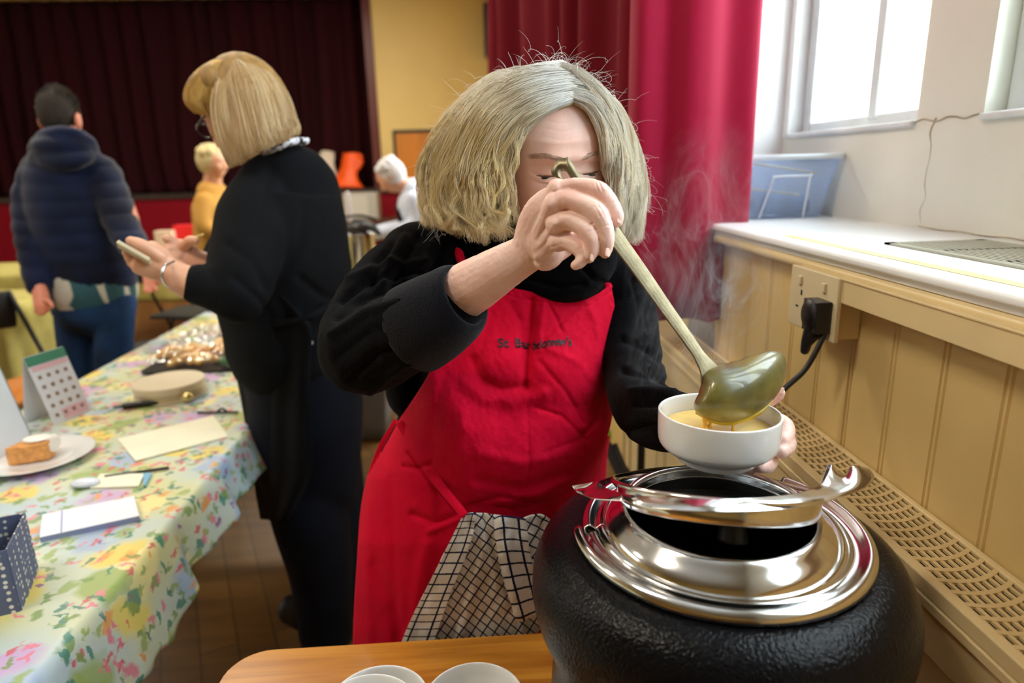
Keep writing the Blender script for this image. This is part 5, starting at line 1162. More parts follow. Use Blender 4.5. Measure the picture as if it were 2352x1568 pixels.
towel([(1066, 1180), (1095, 1178), (1140, 1182), (1175, 1190)], [(920, 1490), (1000, 1490), (1150, 1478), (1262, 1440)], [(1066, 1180), (1035, 1250), (985, 1350), (950, 1420), (920, 1490)], [(1175, 1190), (1200, 1280), (1230, 1370), (1262, 1440)], .036,
      lambda x, y, u, v: ((x-1066)*.62/17+(y-1180)*.38/15+u*1.0, (y-1180)*.72/17-(x-1066)*.58/17), [([(1085, 1185), (1060, 1280), (1010, 1400)], .005, 7), ([(1110, 1185), (1140, 1280), (1180, 1400)], .005, 8), ([(1130, 1190), (1100, 1300), (1060, 1450)], -.004, 12)], 'main_fold')
towel([(1064, 1181), (1072, 1180), (1085, 1179), (1094, 1180)], [(915, 1492), (935, 1494), (970, 1494), (990, 1492)], [(1064, 1181), (1030, 1250), (980, 1350), (945, 1420), (915, 1492)], [(1094, 1180), (1080, 1250), (1040, 1350), (1015, 1420), (990, 1492)], .046,
      lambda x, y, u, v: (u*2.1+.55, v*17), [], 'hemmed_edge')
towel([(1134, 1190), (1150, 1184), (1178, 1186), (1208, 1192)], [(1186, 1425), (1200, 1424), (1226, 1412), (1250, 1404)], [(1134, 1190), (1142, 1260), (1160, 1340), (1186, 1425)], [(1208, 1192), (1216, 1260), (1232, 1330), (1250, 1404)], .062,
      lambda x, y, u, v: (u*2.4+.1, v*8.3), [([(1150, 1200), (1165, 1300), (1195, 1410)], -.004, 16)], 'front_flap')
towel([(1200, 1190), (1225, 1182), (1250, 1184), (1274, 1200)], [(1236, 1400), (1262, 1390), (1282, 1380), (1300, 1370)], [(1200, 1190), (1208, 1250), (1222, 1330), (1236, 1400)], [(1274, 1200), (1285, 1250), (1292, 1310), (1300, 1370)], .050,
      lambda x, y, u, v: ((x-1200)*.7/17+(y-1190)*.4/17, (y-1190)*.75/19-(x-1200)*.4/19), [([(1240, 1190), (1236, 1260), (1256, 1380)], .006, 7)], 'side_fold')
# ------------------------------------------------------------------ the woman in black with the blonde bob
M_blk = mat('black_knit', (15, 16, 19), .9, spec=.15, bump=.8, bscale=700)
M_apb = mat('black_apron_cotton', (12, 13, 16), .85, spec=.15, bump=.4, bscale=500)
M_jean = mat('dark_denim', (13, 18, 30), .85, spec=.2, bump=.6, bscale=500, var=.35, vscale=9)
M_skin2 = mat('tanned_skin', (226, 168, 136), .45, sss=.10, var=.10, vscale=14)
bw2 = thing('person', 'woman with a straight blonde bob and glasses, in black with a long black apron', 'person', (-.52, 1.70, 0))
H2 = V(556, 246, 1.53); F2 = frame_face(0, radians(27), radians(-3), -_r*.97+_f*.22)
bh = place(hv[:, :]*.98, H2, F2)
nk = LP([(575, 300, 1.54, 52), (620, 350, 1.56, 55), (645, 400, 1.58, 62)], 18)
arm = fuse([LP([(520, 676, 1.375, 46), (470, 662, 1.365, 42), (420, 642, 1.355, 37), (385, 622, 1.345, 31, 26)], 20, ref=toC),
    LP([(388, 624, 1.345, 31, 24), (360, 606, 1.335, 40, 22), (332, 590, 1.325, 44, 20)], 18, ref=toC),
    LP([(368, 590, 1.325, 16), (338, 570, 1.31, 16), (312, 558, 1.30, 14), (300, 553, 1.295, 11)], 12),
    LP([(330, 596, 1.335, 14), (306, 590, 1.33, 13), (292, 580, 1.315, 11)], 12), LP([(334, 606, 1.34, 14), (310, 600, 1.335, 13), (297, 592, 1.32, 11)], 12),
    LP([(340, 616, 1.345, 14), (318, 612, 1.34, 13), (303, 604, 1.325, 11)], 12), LP([(350, 624, 1.35, 13), (330, 622, 1.345, 12), (316, 615, 1.335, 10)], 12)], .0025, 4)
arm2 = fuse([LP([(520, 640, 1.50, 40), (470, 615, 1.49, 36), (440, 598, 1.48, 30)], 16), LP([(445, 600, 1.48, 30, 22), (418, 585, 1.47, 36, 22), (402, 575, 1.46, 32, 20)], 16, ref=toC),
    LP([(415, 570, 1.46, 13), (395, 556, 1.45, 13), (384, 548, 1.44, 11)], 12), LP([(408, 575, 1.455, 13), (388, 570, 1.445, 12), (382, 580, 1.44, 11)], 12), LP([(412, 588, 1.455, 13), (396, 590, 1.445, 12), (402, 600, 1.44, 10)], 12),
    LP([(425, 565, 1.455, 13), (436, 553, 1.44, 12), (448, 552, 1.43, 10)], 12), LP([(418, 598, 1.46, 12), (408, 604, 1.45, 11), (415, 610, 1.445, 10)], 12)], .0025, 4)
tq4 = lambda m_: (m_[0], [tuple(a) for a in np.asarray(m_[1])])
mobj('body', join((bh, hf), nk, tq4(arm), tq4(arm2), LP([(655, 430, 1.60, 60), (655, 700, 1.68, 90, 80), (715, 1150, 1.84, 70)], 20)), M_skin2, bw2)
tor2 = [(652, 340, 1.565, 42, 55), (662, 380, 1.575, 88, 100), (662, 430, 1.60, 116, 140), (660, 500, 1.61, 130, 160), (655, 580, 1.63, 148, 165), (650, 650, 1.65, 150, 150), (655, 720, 1.67, 142, 145), (668, 790, 1.69, 138, 150)]
kn_ = [LP(tor2, 36, 50, ref=toC), LP([(620, 412, 1.545, 62), (590, 480, 1.50, 80), (572, 565, 1.45, 84), (556, 640, 1.405, 76), (548, 680, 1.385, 66)], 26),
       LP([(552, 676, 1.385, 66), (515, 670, 1.378, 58), (480, 660, 1.37, 51), (462, 655, 1.366, 49)], 24), LP([(600, 470, 1.62, 60), (540, 560, 1.58, 55), (500, 630, 1.52, 50), (475, 622, 1.50, 44)], 18)]
kv, kf = fuse(kn_, .006, 6); Nk = vnormals(kv, kf); q = kv-CAM0; dd = q@_f; kx = CX+FPX*(q@_r)/dd; ky = CY-FPX*(q@_u)/dd
dk_ = .003*vnoise(kv*16)
for pts, a, w_ in [([(690, 640), (740, 680), (790, 690)], -.006, 10), ([(620, 400), (600, 480), (590, 540)], -.006, 12), ([(540, 640), (600, 690), (640, 760)], -.006, 10), ([(520, 560), (580, 600), (610, 660)], -.004, 10), ([(470, 610), (500, 650), (500, 700)], -.003, 6), ([(700, 470), (690, 560), (640, 650)], -.005, 12)]:
    dk_ += a*np.exp(-(segdist(kx, ky, pts)/w_)**2)
mobj('jumper', (kv+Nk*dk_[:, None], kf), M_blk, bw2)
mobj('jeans', fuse([LP([(672, 760, 1.69, 135, 140), (700, 880, 1.74, 128, 135), (705, 1000, 1.78, 125, 120), (712, 1110, 1.82, 112, 100)], 30, ref=toC),
    LP([(690, 1080, 1.79, 92), (715, 1200, 1.80, 84), (735, 1300, 1.85, 72), (745, 1400, 1.88, 62), (748, 1450, 1.90, 60)], 22), LP([(750, 1060, 1.88, 80), (765, 1180, 1.92, 74), (770, 1290, 1.95, 60), (772, 1400, 2.0, 50)], 20)], .010, 5), M_jean, bw2)
ap2 = []
for y, l, r, d in [(560, 512, 590, 1.58), (640, 500, 612, 1.60), (720, 508, 690, 1.61), (760, 512, 716, 1.60), (860, 542, 712, 1.63), (1000, 568, 714, 1.67), (1100, 582, 712, 1.70), (1192, 598, 664, 1.73)]:
    ap2.append([(l+(r-l)*t, y+(6 if y > 1100 else 0)*t, d-.10*sin(pi*(.5*t+.0))**1.0*(1 if y > 600 else .3)+.07*(1-t)**3+.006*sin(t*17+y*.01)) for t in np.linspace(0, 1, 26)])
Wa = np.array([[V(*p) for p in r] for r in ap2]); Wa = np.array([crom(Wa[:, i], 60) for i in range(26)]).transpose(1, 0, 2)
mobj('apron', grid(Wa), M_apb, bw2, solid=.002)
mobj('waistband', LP([(516, 735, 1.60, 8, 4), (600, 742, 1.53, 8, 4), (690, 735, 1.50, 8, 4), (760, 700, 1.53, 8, 4), (798, 680, 1.60, 8, 4)], 10, ref=toC), M_apb, bw2)
mobj('stud', ellips(V(713, 787, 1.525), (.006, .004, .006)), mat('pale_metal', (.8, .8, .82), .3, metal=.6), bw2)
M_shoe = mat('black_leather', (10, 10, 12), .5)
mobj('shoe', fuse([LP([(742, 1425, 1.90, 40, 30), (700, 1405, 1.90, 42, 28), (665, 1398, 1.91, 34, 26)], 16)], .006, 4), M_shoe, bw2)
mobj('shoe', fuse([LP([(790, 1440, 1.98, 38, 30), (760, 1470, 1.93, 42, 28), (715, 1480, 1.90, 34, 24)], 16)], .006, 4), M_shoe, bw2)
M_lace = mat('white_black_print', (225, 225, 230), .7, col2=(14, 14, 16), vscale=70, thr=(.46, .50), vdetail=1)
mobj('collar', LP([(606, 352, 1.50, 6, 9), (640, 338, 1.468, 7, 10), (674, 325, 1.473, 7, 10), (704, 324, 1.52, 6, 9)], 14, ref=toC), M_lace, bw2)
M_gl = mat('glasses_frame', (.02, .02, .025), .25)
e2 = place(np.array([[-.030, .098, -.004]]), H2, F2)[0]
fr_ = []
for s in (-1, 1):
    c0 = place(np.array([[s*.033, .098, -.006]]), H2, F2)[0]; t = np.linspace(0, 2*pi, 40)
    fr_.append(loft(c0+np.outer(np.cos(t), F2[0])*.026+np.outer(np.sin(t), F2[2])*.018, .0022, 8, 60))
    tp_ = place(np.array([[s*.060, .094, .002], [s*.074, .06, .004], [s*.077, 0, .004], [s*.076, -.02, -.012]]), H2, F2); fr_.append(loft(tp_, .0022, 8, 30))
fr_.append(loft(place(np.array([[-.008, .100, -.002], [.008, .100, -.002]]), H2, F2), .002, 8, 6))
mobj('glasses', join(*fr_), M_gl, bw2)
mobj('bracelet', LP([(398, 600, 1.335, 3.5), (378, 612, 1.305, 3.5), (372, 632, 1.30, 3.5), (380, 652, 1.315, 3.5), (396, 658, 1.335, 3.5)], 8, steps=40), mat('silver', (.8, .78, .74), .25, metal=1), bw2)
# hair: bob, from the crown down
GB = [[(528, 144, 1.47), (500, 186, 1.448), (488, 245, 1.440), (496, 305, 1.440), (514, 355, 1.444), (530, 386, 1.450)],
      [(520, 150, 1.47), (515, 195, 1.44), (520, 250, 1.430), (532, 310, 1.430), (546, 352, 1.432), (554, 380, 1.436)],
      [(535, 140, 1.45), (545, 190, 1.415), (560, 250, 1.405), (572, 305, 1.405), (582, 340, 1.410), (588, 358, 1.415)],
      [(548, 134, 1.46), (585, 180, 1.42), (605, 240, 1.41), (618, 295, 1.413), (626, 320, 1.42), (630, 338, 1.425)],
      [(560, 133, 1.49), (608, 168, 1.46), (638, 225, 1.45), (655, 280, 1.455), (663, 306, 1.462), (664, 322, 1.468)],
      [(562, 133, 1.53), (618, 160, 1.53), (658, 215, 1.53), (678, 270, 1.53), (686, 290, 1.535), (685, 306, 1.54)],
      [(560, 134, 1.57), (612, 160, 1.60), (652, 215, 1.61), (672, 275, 1.61), (676, 310, 1.61), (670, 330, 1.61)]]
WB = guide_surface(GB)
GF = [[(545, 137, 1.475), (532, 160, 1.46), (520, 192, 1.455), (514, 225, 1.46), (516, 262, 1.467), (524, 285, 1.472)],
      [(540, 138, 1.475), (510, 154, 1.457), (486, 184, 1.453), (474, 218, 1.457), (476, 250, 1.462), (492, 274, 1.466)],
      [(540, 137, 1.47), (500, 146, 1.455), (462, 172, 1.452), (442, 206, 1.455), (444, 240, 1.462), (466, 264, 1.468)],
      [(545, 136, 1.49), (500, 140, 1.49), (458, 164, 1.49), (430, 200, 1.49), (428, 234, 1.49), (450, 260, 1.49)],
      [(550, 134, 1.53), (505, 140, 1.54), (466, 164, 1.55), (438, 200, 1.55), (434, 235, 1.55), (454, 260, 1.55)]]
WF = guide_surface(GF)
h2 = bpy.data.objects.new('hair', None); COL.objects.link(h2); h2.parent = bw2; h2.location = Vector(tuple(H2))-Vector(bw2.location)
M_hb2 = mat('blonde_underlayer', (160, 122, 66), .6, var=.3, vscale=60, stretch=(1, 1, .2))
mobj('hair_mass', join(grid(H2+(WB-H2)*.975), grid(H2+(WF-H2)*.975), ellips(H2-F2[1]*.02+F2[2]*.002, (.080, .094, .110), np.array(F2)), EB(474, 212, 1.50, 38, 44, 46), EB(500, 190, 1.49, 40, 40, 50)), M_hb2, h2, solid=.004)
bl1, bl2, bl3, bl4 = [np.array(s2l(c0)) for c0 in ((222, 188, 134), (180, 138, 84), (242, 218, 172), (222, 180, 100))]
def tb_(front):
    def f(n, k):
        R_ = np.random.default_rng(3+front); r = R_.random(n)[:, None, None]; c = np.where(r < .4, bl1, np.where(r < .7, bl2, bl3)); c = np.where(np.array(front, bool), bl4*(.8+.4*r), c); return np.broadcast_to(c, (n, k, 3))*1.0
    return f
P_, s_, a_, R_ = grow(WB, 4200, seed=21, wave=.0018, frizz=.0010, thick=.008, center=H2, freq=1.0, k=16); strands('hair_strands', P_, .0009, tb_(0), h2)
P_, s_, a_, R_ = grow(WF, 1400, seed=22, wave=.0018, frizz=.0012, thick=.008, center=H2, freq=1.0, k=14); strands('fringe_strands', P_, .0009, tb_(1), h2)
ph = thing('mobile_phone', 'pale mobile phone held up in the left hand of the woman in black', 'phone', tuple(V(300, 575, 1.32)))
a, b_, c0, d = V(276, 562, 1.312), V(352, 606, 1.325), V(346, 592, 1.29), V(272, 550, 1.28)
mobj('phone_body', slabq(a, b_, c0, d, .008), mat('champagne_shell', (206, 192, 160), .35), ph, smooth=False, bevel=.002)
pe = mobj('gold_pen', LP([(426, 557, 1.44, 3.2), (446, 547, 1.435, 3.2), (466, 539, 1.43, 3.2)], 10), mat('gold_metal', (235, 212, 130), .25, metal=.5)); props(pe, 'thin gold pen held by the woman with the blonde bob', 'pen')

# ------------------------------------------------------------------ the man in the blue jacket, seen from behind
mn = thing('person', 'dark-haired man in a navy quilted hooded jacket and jeans seen from behind', 'person', (-1.60, 2.62, 0))
M_jack = mat('navy_quilted_cloth', (24, 34, 66), .8, spec=.15, bump=.8, bscale=260, col2=(16, 20, 36), vscale=5, sheen=.25)
M_jean2 = mat('blue_denim', (34, 66, 110), .8, spec=.2, bump=.5, bscale=300, col2=(20, 34, 52), vscale=4)
HM = V(138, 268, 2.64); FM = frame_face(0, radians(6), 0, _f*1.0)
mh = place(hv*.86, HM, FM)
ears = [ellips(place(np.array([[s*.074, -.005, -.018]]), HM, FM)[0], (.010, .018, .030), np.array(FM)) for s in (-1, 1)]
lh = [LP([(88, 655, 2.56, 15), (94, 680, 2.55, 18, 13), (96, 702, 2.54, 17, 12)], 12), LP([(88, 700, 2.53, 6), (84, 716, 2.53, 5)], 8), LP([(94, 704, 2.53, 6), (92, 722, 2.53, 5)], 8), LP([(101, 704, 2.53, 6), (101, 720, 2.53, 5)], 8), LP([(108, 698, 2.53, 6), (110, 712, 2.53, 5)], 8), LP([(104, 688, 2.52, 6), (114, 694, 2.51, 6), (120, 704, 2.51, 5)], 8)]
rh = [LP([(340, 610, 2.50, 14), (345, 634, 2.48, 18, 13), (346, 652, 2.47, 17, 12)], 12), LP([(338, 652, 2.46, 6), (334, 668, 2.45, 5)], 8), LP([(346, 654, 2.46, 6), (344, 670, 2.45, 5)], 8), LP([(354, 652, 2.46, 6), (358, 666, 2.45, 5)], 8), LP([(358, 642, 2.46, 6), (366, 650, 2.45, 5)], 8), LP([(352, 628, 2.45, 6), (364, 634, 2.44, 6), (366, 646, 2.44, 5)], 8)]
mobj('body', join((mh, hf), *ears, tq4(fuse(lh, .004, 3)), tq4(fuse(rh, .004, 3)), LP([(120, 400, 2.66, 30), (66, 480, 2.66, 24), (66, 560, 2.62, 20), (86, 660, 2.56, 14)], 12), LP([(200, 400, 2.66, 30), (280, 470, 2.64, 24), (312, 560, 2.57, 18), (340, 620, 2.50, 13)], 12), LP([(140, 290, 2.64, 32), (145, 360, 2.66, 40)], 14), LP([(160, 400, 2.68, 56), (190, 600, 2.74, 60)], 14)), mat('ruddy_skin', (222, 138, 108), .5, sss=.1), mn)
jk = [LP([(148, 352, 2.66, 62, 50), (155, 385, 2.66, 92, 70), (166, 440, 2.67, 104, 80), (180, 520, 2.69, 106, 85), (194, 590, 2.72, 106, 85), (206, 642, 2.74, 102, 80)], 34, 60, ref=toC),
      LP([(104, 404, 2.66, 50), (76, 455, 2.66, 40), (72, 530, 2.63, 36), (80, 600, 2.60, 30), (88, 655, 2.57, 24)], 22), LP([(228, 404, 2.66, 48), (256, 455, 2.64, 42), (284, 520, 2.60, 36), (312, 570, 2.55, 30), (336, 612, 2.51, 24)], 22),
      EB(145, 342, 2.56, 66, 32, 46), EB(150, 365, 2.62, 70, 26, 60), LP([(78, 346, 2.62, 15), (100, 322, 2.56, 20), (145, 308, 2.52, 20), (190, 320, 2.56, 20), (214, 344, 2.62, 15)], 14), LP([(84, 352, 2.60, 14), (110, 368, 2.54, 18), (150, 374, 2.52, 18), (188, 366, 2.54, 18), (212, 348, 2.60, 14)], 14)]
jv, jf = fuse(jk, .010, 4); Nj = vnormals(jv, jf); zz = jv[:, 2]
jv = jv+Nj*(.006*np.abs(np.sin((zz+.02*vnoise(jv*5))*pi/.062))**.6+.007*vnoise(jv*9)-.003)[:, None]
mobj('jacket', (jv, jf), M_jack, mn)
mobj('shirt_tail', LP([(196, 632, 2.73, 96, 78), (207, 650, 2.74, 99, 80), (212, 666, 2.745, 98, 80)], 30, ref=toC), mat('teal_plaid', (40, 84, 92), .8, col2=(196, 190, 176), vscale=26, thr=(.40, .44), vdetail=0, stretch=(1, 1, .3)), mn)
mobj('jeans', fuse([LP([(212, 655, 2.74, 92, 74), (216, 700, 2.76, 92, 72)], 26, ref=toC), LP([(172, 690, 2.76, 46), (180, 800, 2.82, 42), (190, 930, 2.90, 36), (200, 1060, 2.98, 30)], 18), LP([(262, 690, 2.74, 46), (262, 800, 2.78, 40), (262, 930, 2.84, 36), (262, 1060, 2.92, 30)], 18)], .010, 5), M_jean2, mn)
for x in (-1.92, -1.72):
    mobj('shoe', fuse([ellips((x, 2.62+.0, .045), (.05, .13, .042))], .008, 2), M_shoe, mn)
# short hair
Rm = np.random.default_rng(31); n = 5200; d = Rm.normal(size=(n, 3)); d /= np.linalg.norm(d, axis=1)[:, None]
keep = ~((d[:, 1] > .35) & (d[:, 2] < .45)) & (d[:, 2] > -.42-.1*d[:, 1]); d = d[keep]; n = len(d)
root = d*np.array([.068, .086, .104])*.93; L_ = .006+.009*np.clip(d[:, 2], 0, 1)*(1+.5*Rm.random(n)); t = np.linspace(0, 1, 5)[None, :, None]
tipd = d+Rm.normal(size=(n, 3))*.35+np.array([0, -.1, .35]); P = root[:, None]+tipd[:, None]*L_[:, None, None]*t
P = place(P.reshape(-1, 3), HM, FM).reshape(n, 5, 3)
hm = bpy.data.objects.new('hair', None); COL.objects.link(hm); hm.parent = mn; hm.location = Vector(tuple(HM))-Vector(mn.location)
mobj('hair_mass', ellips(HM-FM[1]*.012+FM[2]*.012, (.067, .080, .096), np.array(FM)), mat('dark_brown_hair', (44, 34, 24), .8), hm)
strands('hair_strands', P, .0016, lambda n, k: np.broadcast_to(np.array([.030, .022, .014])*(1+.9*np.random.default_rng(2).random(n))[:, None, None], (n, k, 3)), hm)

# ------------------------------------------------------------------ two people further back
def far_person(lab, hc, base, lean, hcol, topm, botm, hr=(1.06, 1.04, 1.05), strap=False):
    t = thing('person', lab, 'person', tuple(base)); Fp = frame_face(0, radians(lean), 0, base=-_r*.9+_f*.1 if strap else _r*.9-_f*.3)
    s = -1 if strap else 1; hc = np.array(hc); base = np.array(base, float)
    sh = hc+np.array([.15 if strap else -.05, .04, -.135 if strap else -.225]); hip = base+[0, 0, .86]
    hand = np.array([hc[0]-.28*(1 if strap else -1), hc[1]-.05, .92])
    fp = []
    for dy in (-.12, .12):
        hnd = hand+[0, dy*.8, 0]; fp += [loft([hnd+[.14*(1 if strap else -1), 0, .05], hnd], [.030, .026], 12), ellips(hnd+[-.045*(1 if strap else -1), 0, -.01], (.05, .035, .018))]
        fp += [loft([hnd+[-.06*(1 if strap else -1), k*.016-.024, -.01], hnd+[-.10*(1 if strap else -1), k*.018-.026, -.025]], .008, 8) for k in range(4)]
    mobj('body', join((place(hv*.93, hc, Fp), hf), *[ellips(place(np.array([[q*.070, -.005, -.012]]), hc, Fp)[0], (.009, .017, .028), np.array(Fp)) for q in (-1, 1)], loft([hc-Fp[2]*.05, sh+[0, 0, .04]], [.055, .06], 14), tq4(fuse(fp, .006, 3)), loft([sh, hip], [.09, .11], 14)), M_skin2, t)
    cl_ = [loft([sh+[0, 0, .03], sh-[0, 0, .06], sh*.5+hip*.5, hip, hip-[0, 0, .06]], [(.09, .13), (.125, .20), (.13, .19), (.14, .19), (.14, .18)], 24, ref=(0, 1, 0))]
    for dy in (-.19, .19): cl_.append(loft([sh+[0, dy*.85, -.02], sh*.6+hip*.4+[.02*s, dy*1.15, -.03], hand+[.14*(1 if strap else -1), dy*.5, .06]], [.060, .052, .042], 16))
    mobj('top', fuse(cl_, .009, 5), topm, t)
    mobj('trousers', fuse([loft([hip+[0, 0, .03], hip-[0, 0, .12]], [(.14, .17), (.13, .16)], 18, ref=(0, 1, 0))]+[loft([hip+[0, dy, -.05], base+[0, dy, .45], base+[0, dy, .07]], [.09, .065, .05], 14) for dy in (-.09, .09)], .010, 4), botm, t)
    for dy in (-.09, .09): mobj('shoe', ellips(base+[-.04*(1 if strap else -1), dy, .042], (.12, .045, .040)), M_shoe, t)
    hh = mobj('hair', fuse([ellips(hc-Fp[1]*.020+Fp[2]*.014, (.077*hr[0], .088*hr[1], .100*hr[2]), np.array(Fp))]+[ellips(hc+Fp[0]*(.062*cos(a))+Fp[1]*(-.02+.05*sin(a))+Fp[2]*(.075-.02*abs(cos(a))), .034) for a in np.linspace(0, 6.28, 9)[:-1]], .006, 3), hcol, t)
    return t, sh, hip, Fp
hc1 = V(490, 372, 4.25); b1 = [hc1[0]-.06, hc1[1]+.02, 0]
far_person('person with curly fair hair in a tan cardigan standing behind the blonde woman', hc1, b1, 8, mat('fair_curls', (206, 188, 138), .8, bump=1.5, bscale=70), mat('tan_cardigan', (190, 140, 60), .85, bump=.5, bscale=150), M_apb, (1.1, 1.1, 1.05))
hc2 = V(897, 404, 4.30); b2 = [hc2[0]+.22, hc2[1]+.10, 0]
t2, sh2, hip2, Fp2 = far_person('person with short white hair in a pale shirt bending over the back table', hc2, b2, 38, mat('white_short_hair', (214, 212, 210), .8, bump=1.2, bscale=90), mat('pale_blue_shirt', (206, 214, 232), .8, bump=.4, bscale=60, var=.1, vscale=6), M_apb, strap=True)
mobj('apron', join(loft([sh2+[-.02, -.10, .045], sh2+[-.07, -.115, -.04], sh2+[-.12, -.10, -.12]], [(.014, .003)]*3, 8, ref=(1, 0, 0)), loft([sh2+[-.09, 0, -.08], (sh2+hip2)/2+[-.10, 0, 0], hip2+[-.10, 0, -.25]], [(.05, .13), (.06, .17), (.07, .19)], 20, ref=(0, 1, 0))), M_apb, t2)
# ------------------------------------------------------------------ tables, chairs and things at the far side of the hall
M_cloth2 = mat('mustard_green_cloth', (176, 164, 88), .8, var=.15, vscale=10, bump=.4, bscale=30)
M_chairseat = mat('orange_ply', (190, 112, 36), .5)
def clothed_table(x0, x1, y0, y1, lab, drop=.30, z=.745):
    t = thing('hall_table', 'plain table under the '+lab, 'table', ((x0+x1)/2, (y0+y1)/2, 0))
    mobj('tabletop', box(x0+.02, x1-.02, y0+.02, y1-.02, z-.03, z-.004), MATS['plain_ply'], t, smooth=False)
    for x in (x0+.1, x1-.1):
        for y in (y0+.1, y1-.1): mobj('leg', loft([(x, y, 0), (x, y, z-.03)], .013, 10), M_leg, t)
    n = 220; th = np.linspace(0, 4, n, endpoint=False); ring = []
    for a in th:
        k = int(a); u = a-k; c = [(x0, y0), (x1, y0), (x1, y1), (x0, y1)]; p = np.array(c[k])*(1-u)+np.array(c[(k+1) % 4])*u; ring.append(p)
    ring = np.array(ring); cen = np.array([(x0+x1)/2, (y0+y1)/2]); out = np.sign(ring-cen)*np.array([np.isclose(abs(ring[:, 0]-cen[0]), (x1-x0)/2), np.isclose(abs(ring[:, 1]-cen[1]), (y1-y0)/2)]).T
    rows = [np.c_[cen+(ring-cen)*k, np.full(n, z)] for k in (.02, .5, .9)]+[np.c_[ring, np.full(n, z)]]
    for h in np.linspace(.1, 1, 8): rows.append(np.c_[ring+out*(.012+.03*h*(np.sin(th*26)*.5+.5))[:, None], np.full(n, z-drop*h)])
    o = mobj('tablecloth', grid(np.array(rows), closed_u=True), M_cloth2, solid=.002); props(o, lab, 'tablecloth')
clothed_table(-4.6, -2.42, 3.35, 4.05, 'mustard-green cloth on the nearest table at the far left', .42)
clothed_table(-5.2, -3.05, 4.75, 5.45, 'mustard-green cloth on the far left table nearer the stage', .3)
clothed_table(-2.92, -1.15, 5.15, 6.60, 'mustard-green cloth on the table beyond the person in tan', .3)
clothed_table(-1.15, -.45, 3.52, 3.92, 'mustard-green cloth on the small table with the steel flask', .3)
def chair(x, y, rot, lab, grp=None, seat=None):
    t = thing('folding_chair', lab, 'chair', (x, y, 0), grp); c, s = cos(rot), sin(rot)
    w_ = lambda a, b_, z: (x+a*c-b_*s, y+a*s+b_*c, z)
    mobj('seat', prism([np.array(w_(-.19, -.19, 0)), np.array(w_(.19, -.19, 0)), np.array(w_(.18, .18, 0)), np.array(w_(-.18, .18, 0))], .432, .462), seat or M_blackseat, t, smooth=False, bevel=.012)
    mobj('backrest', loft([w_(-.19, .22, .78), w_(0, .25, .79), w_(.19, .22, .78)], [(.09, .012)]*3, 16, ref=(-s, c, 0)), M_blackseat, t)
    for a in (-.19, .19):
        mobj('leg', loft([w_(a, -.22, 0), w_(a, .02, .44), w_(a, .22, .86)], .011, 10), M_leg, t); mobj('leg', loft([w_(a, .24, 0), w_(a, -.12, .44)], .011, 10), M_leg, t)
    mobj('crossbar', loft([w_(-.19, .17, .12), w_(.19, .17, .12)], .008, 8), M_leg, t)
M_blackseat = mat('black_vinyl', (14, 14, 15), .6)
chair(-1.98, 3.55, 2.2, 'black folding chair on the bare floor just beyond the blonde woman\'s hands', 'black folding chairs')
chair(-2.12, 2.98, 1.2, 'orange-seated folding chair between the far left table and the man in navy', 'black folding chairs', M_chairseat)
chair(-3.0, 2.98, .2, 'black folding chair tucked against the near side of the far left table', 'black folding chairs')
chair(-2.05, 4.65, 2.9, 'black folding chair in front of the table beyond the person in tan', 'black folding chairs')
# things on the far table
ZT = .748
def ob(name, v, m, lab, cat, **k):
    o = mobj(name, v, m, **k); return props(o, lab, cat)
def at(px, py, d): return V(px, py, d)
def put(px, d, w_, dp, h, m, name, lab, cat, z=ZT, bevel=.006):
    c = V(px, 560, d); o = mobj(name, box(c[0]-w_/2, c[0]+w_/2, c[1]-dp/2, c[1]+dp/2, z, z+h), m, smooth=False, bevel=bevel); return props(o, lab, cat)
put(384, 6.1, .16, .12, .15, mat('pink_card', (214, 186, 160), .6), 'cake_box', 'pale pink cardboard cake box on the far green-clothed table', 'box')
put(434, 6.2, .20, .14, .19, mat('bright_red', (212, 22, 28), .5), 'biscuit_tin', 'bright red tin on the far green-clothed table', 'tin')
put(468, 5.8, .13, .12, .13, mat('rose_card', (206, 120, 100), .6), 'rose_box', 'rose-coloured box at the right of the red tin', 'box')
put(415, 5.55, .12, .10, .08, mat('cream_card', (226, 216, 188), .6), 'cream_packet', 'cream packet in front of the red tin', 'packet')
c = V(432, 560, 5.35); ob('teal_bowl', fuse([ellips((c[0], c[1], ZT+.035), (.055, .055, .036))], .006, 2), mat('teal_glaze', (120, 176, 160), .3), 'small round teal bowl in front of the red tin', 'bowl')
# steel airpot and company
c = V(830, 560, 3.85); apx, apy = c[0], c[1]
fl = thing('vacuum_flask', 'tall polished steel pump flask with a black top on the small back table', 'flask', (apx, apy, ZT))
mobj('flask_body', lathe(smoothprof([(0, ZT), (.078, ZT), (.082, ZT+.01), (.082, ZT+.26), (.078, ZT+.275), (.06, ZT+.285)], 40), (apx, apy, 0), 48), M_steel, fl)
mobj('flask_top', tq4(fuse([ellips((apx, apy, ZT+.315), (.082, .082, .045)), loft([(apx-.02, apy, ZT+.34), (apx+.08, apy-.06, ZT+.32), (apx+.12, apy-.09, ZT+.29)], [.030, .024, .016], 12)], .005, 3)), M_black, fl)
mobj('flask_handle', loft([(apx-.082, apy, ZT+.30), (apx-.13, apy, ZT+.33), (apx-.12, apy, ZT+.37), (apx, apy, ZT+.385), (apx+.10, apy, ZT+.36)], .008, 8), M_black, fl)
c = V(876, 560, 3.88); ob('beige_jug', lathe(smoothprof([(0, ZT), (.05, ZT), (.058, ZT+.05), (.05, ZT+.14), (.055, ZT+.19), (.05, ZT+.19), (.04, ZT+.14)], 30), (c[0], c[1], 0), 32), mat('beige_glaze', (208, 188, 140), .4), 'beige jug to the right of the steel flask', 'jug')
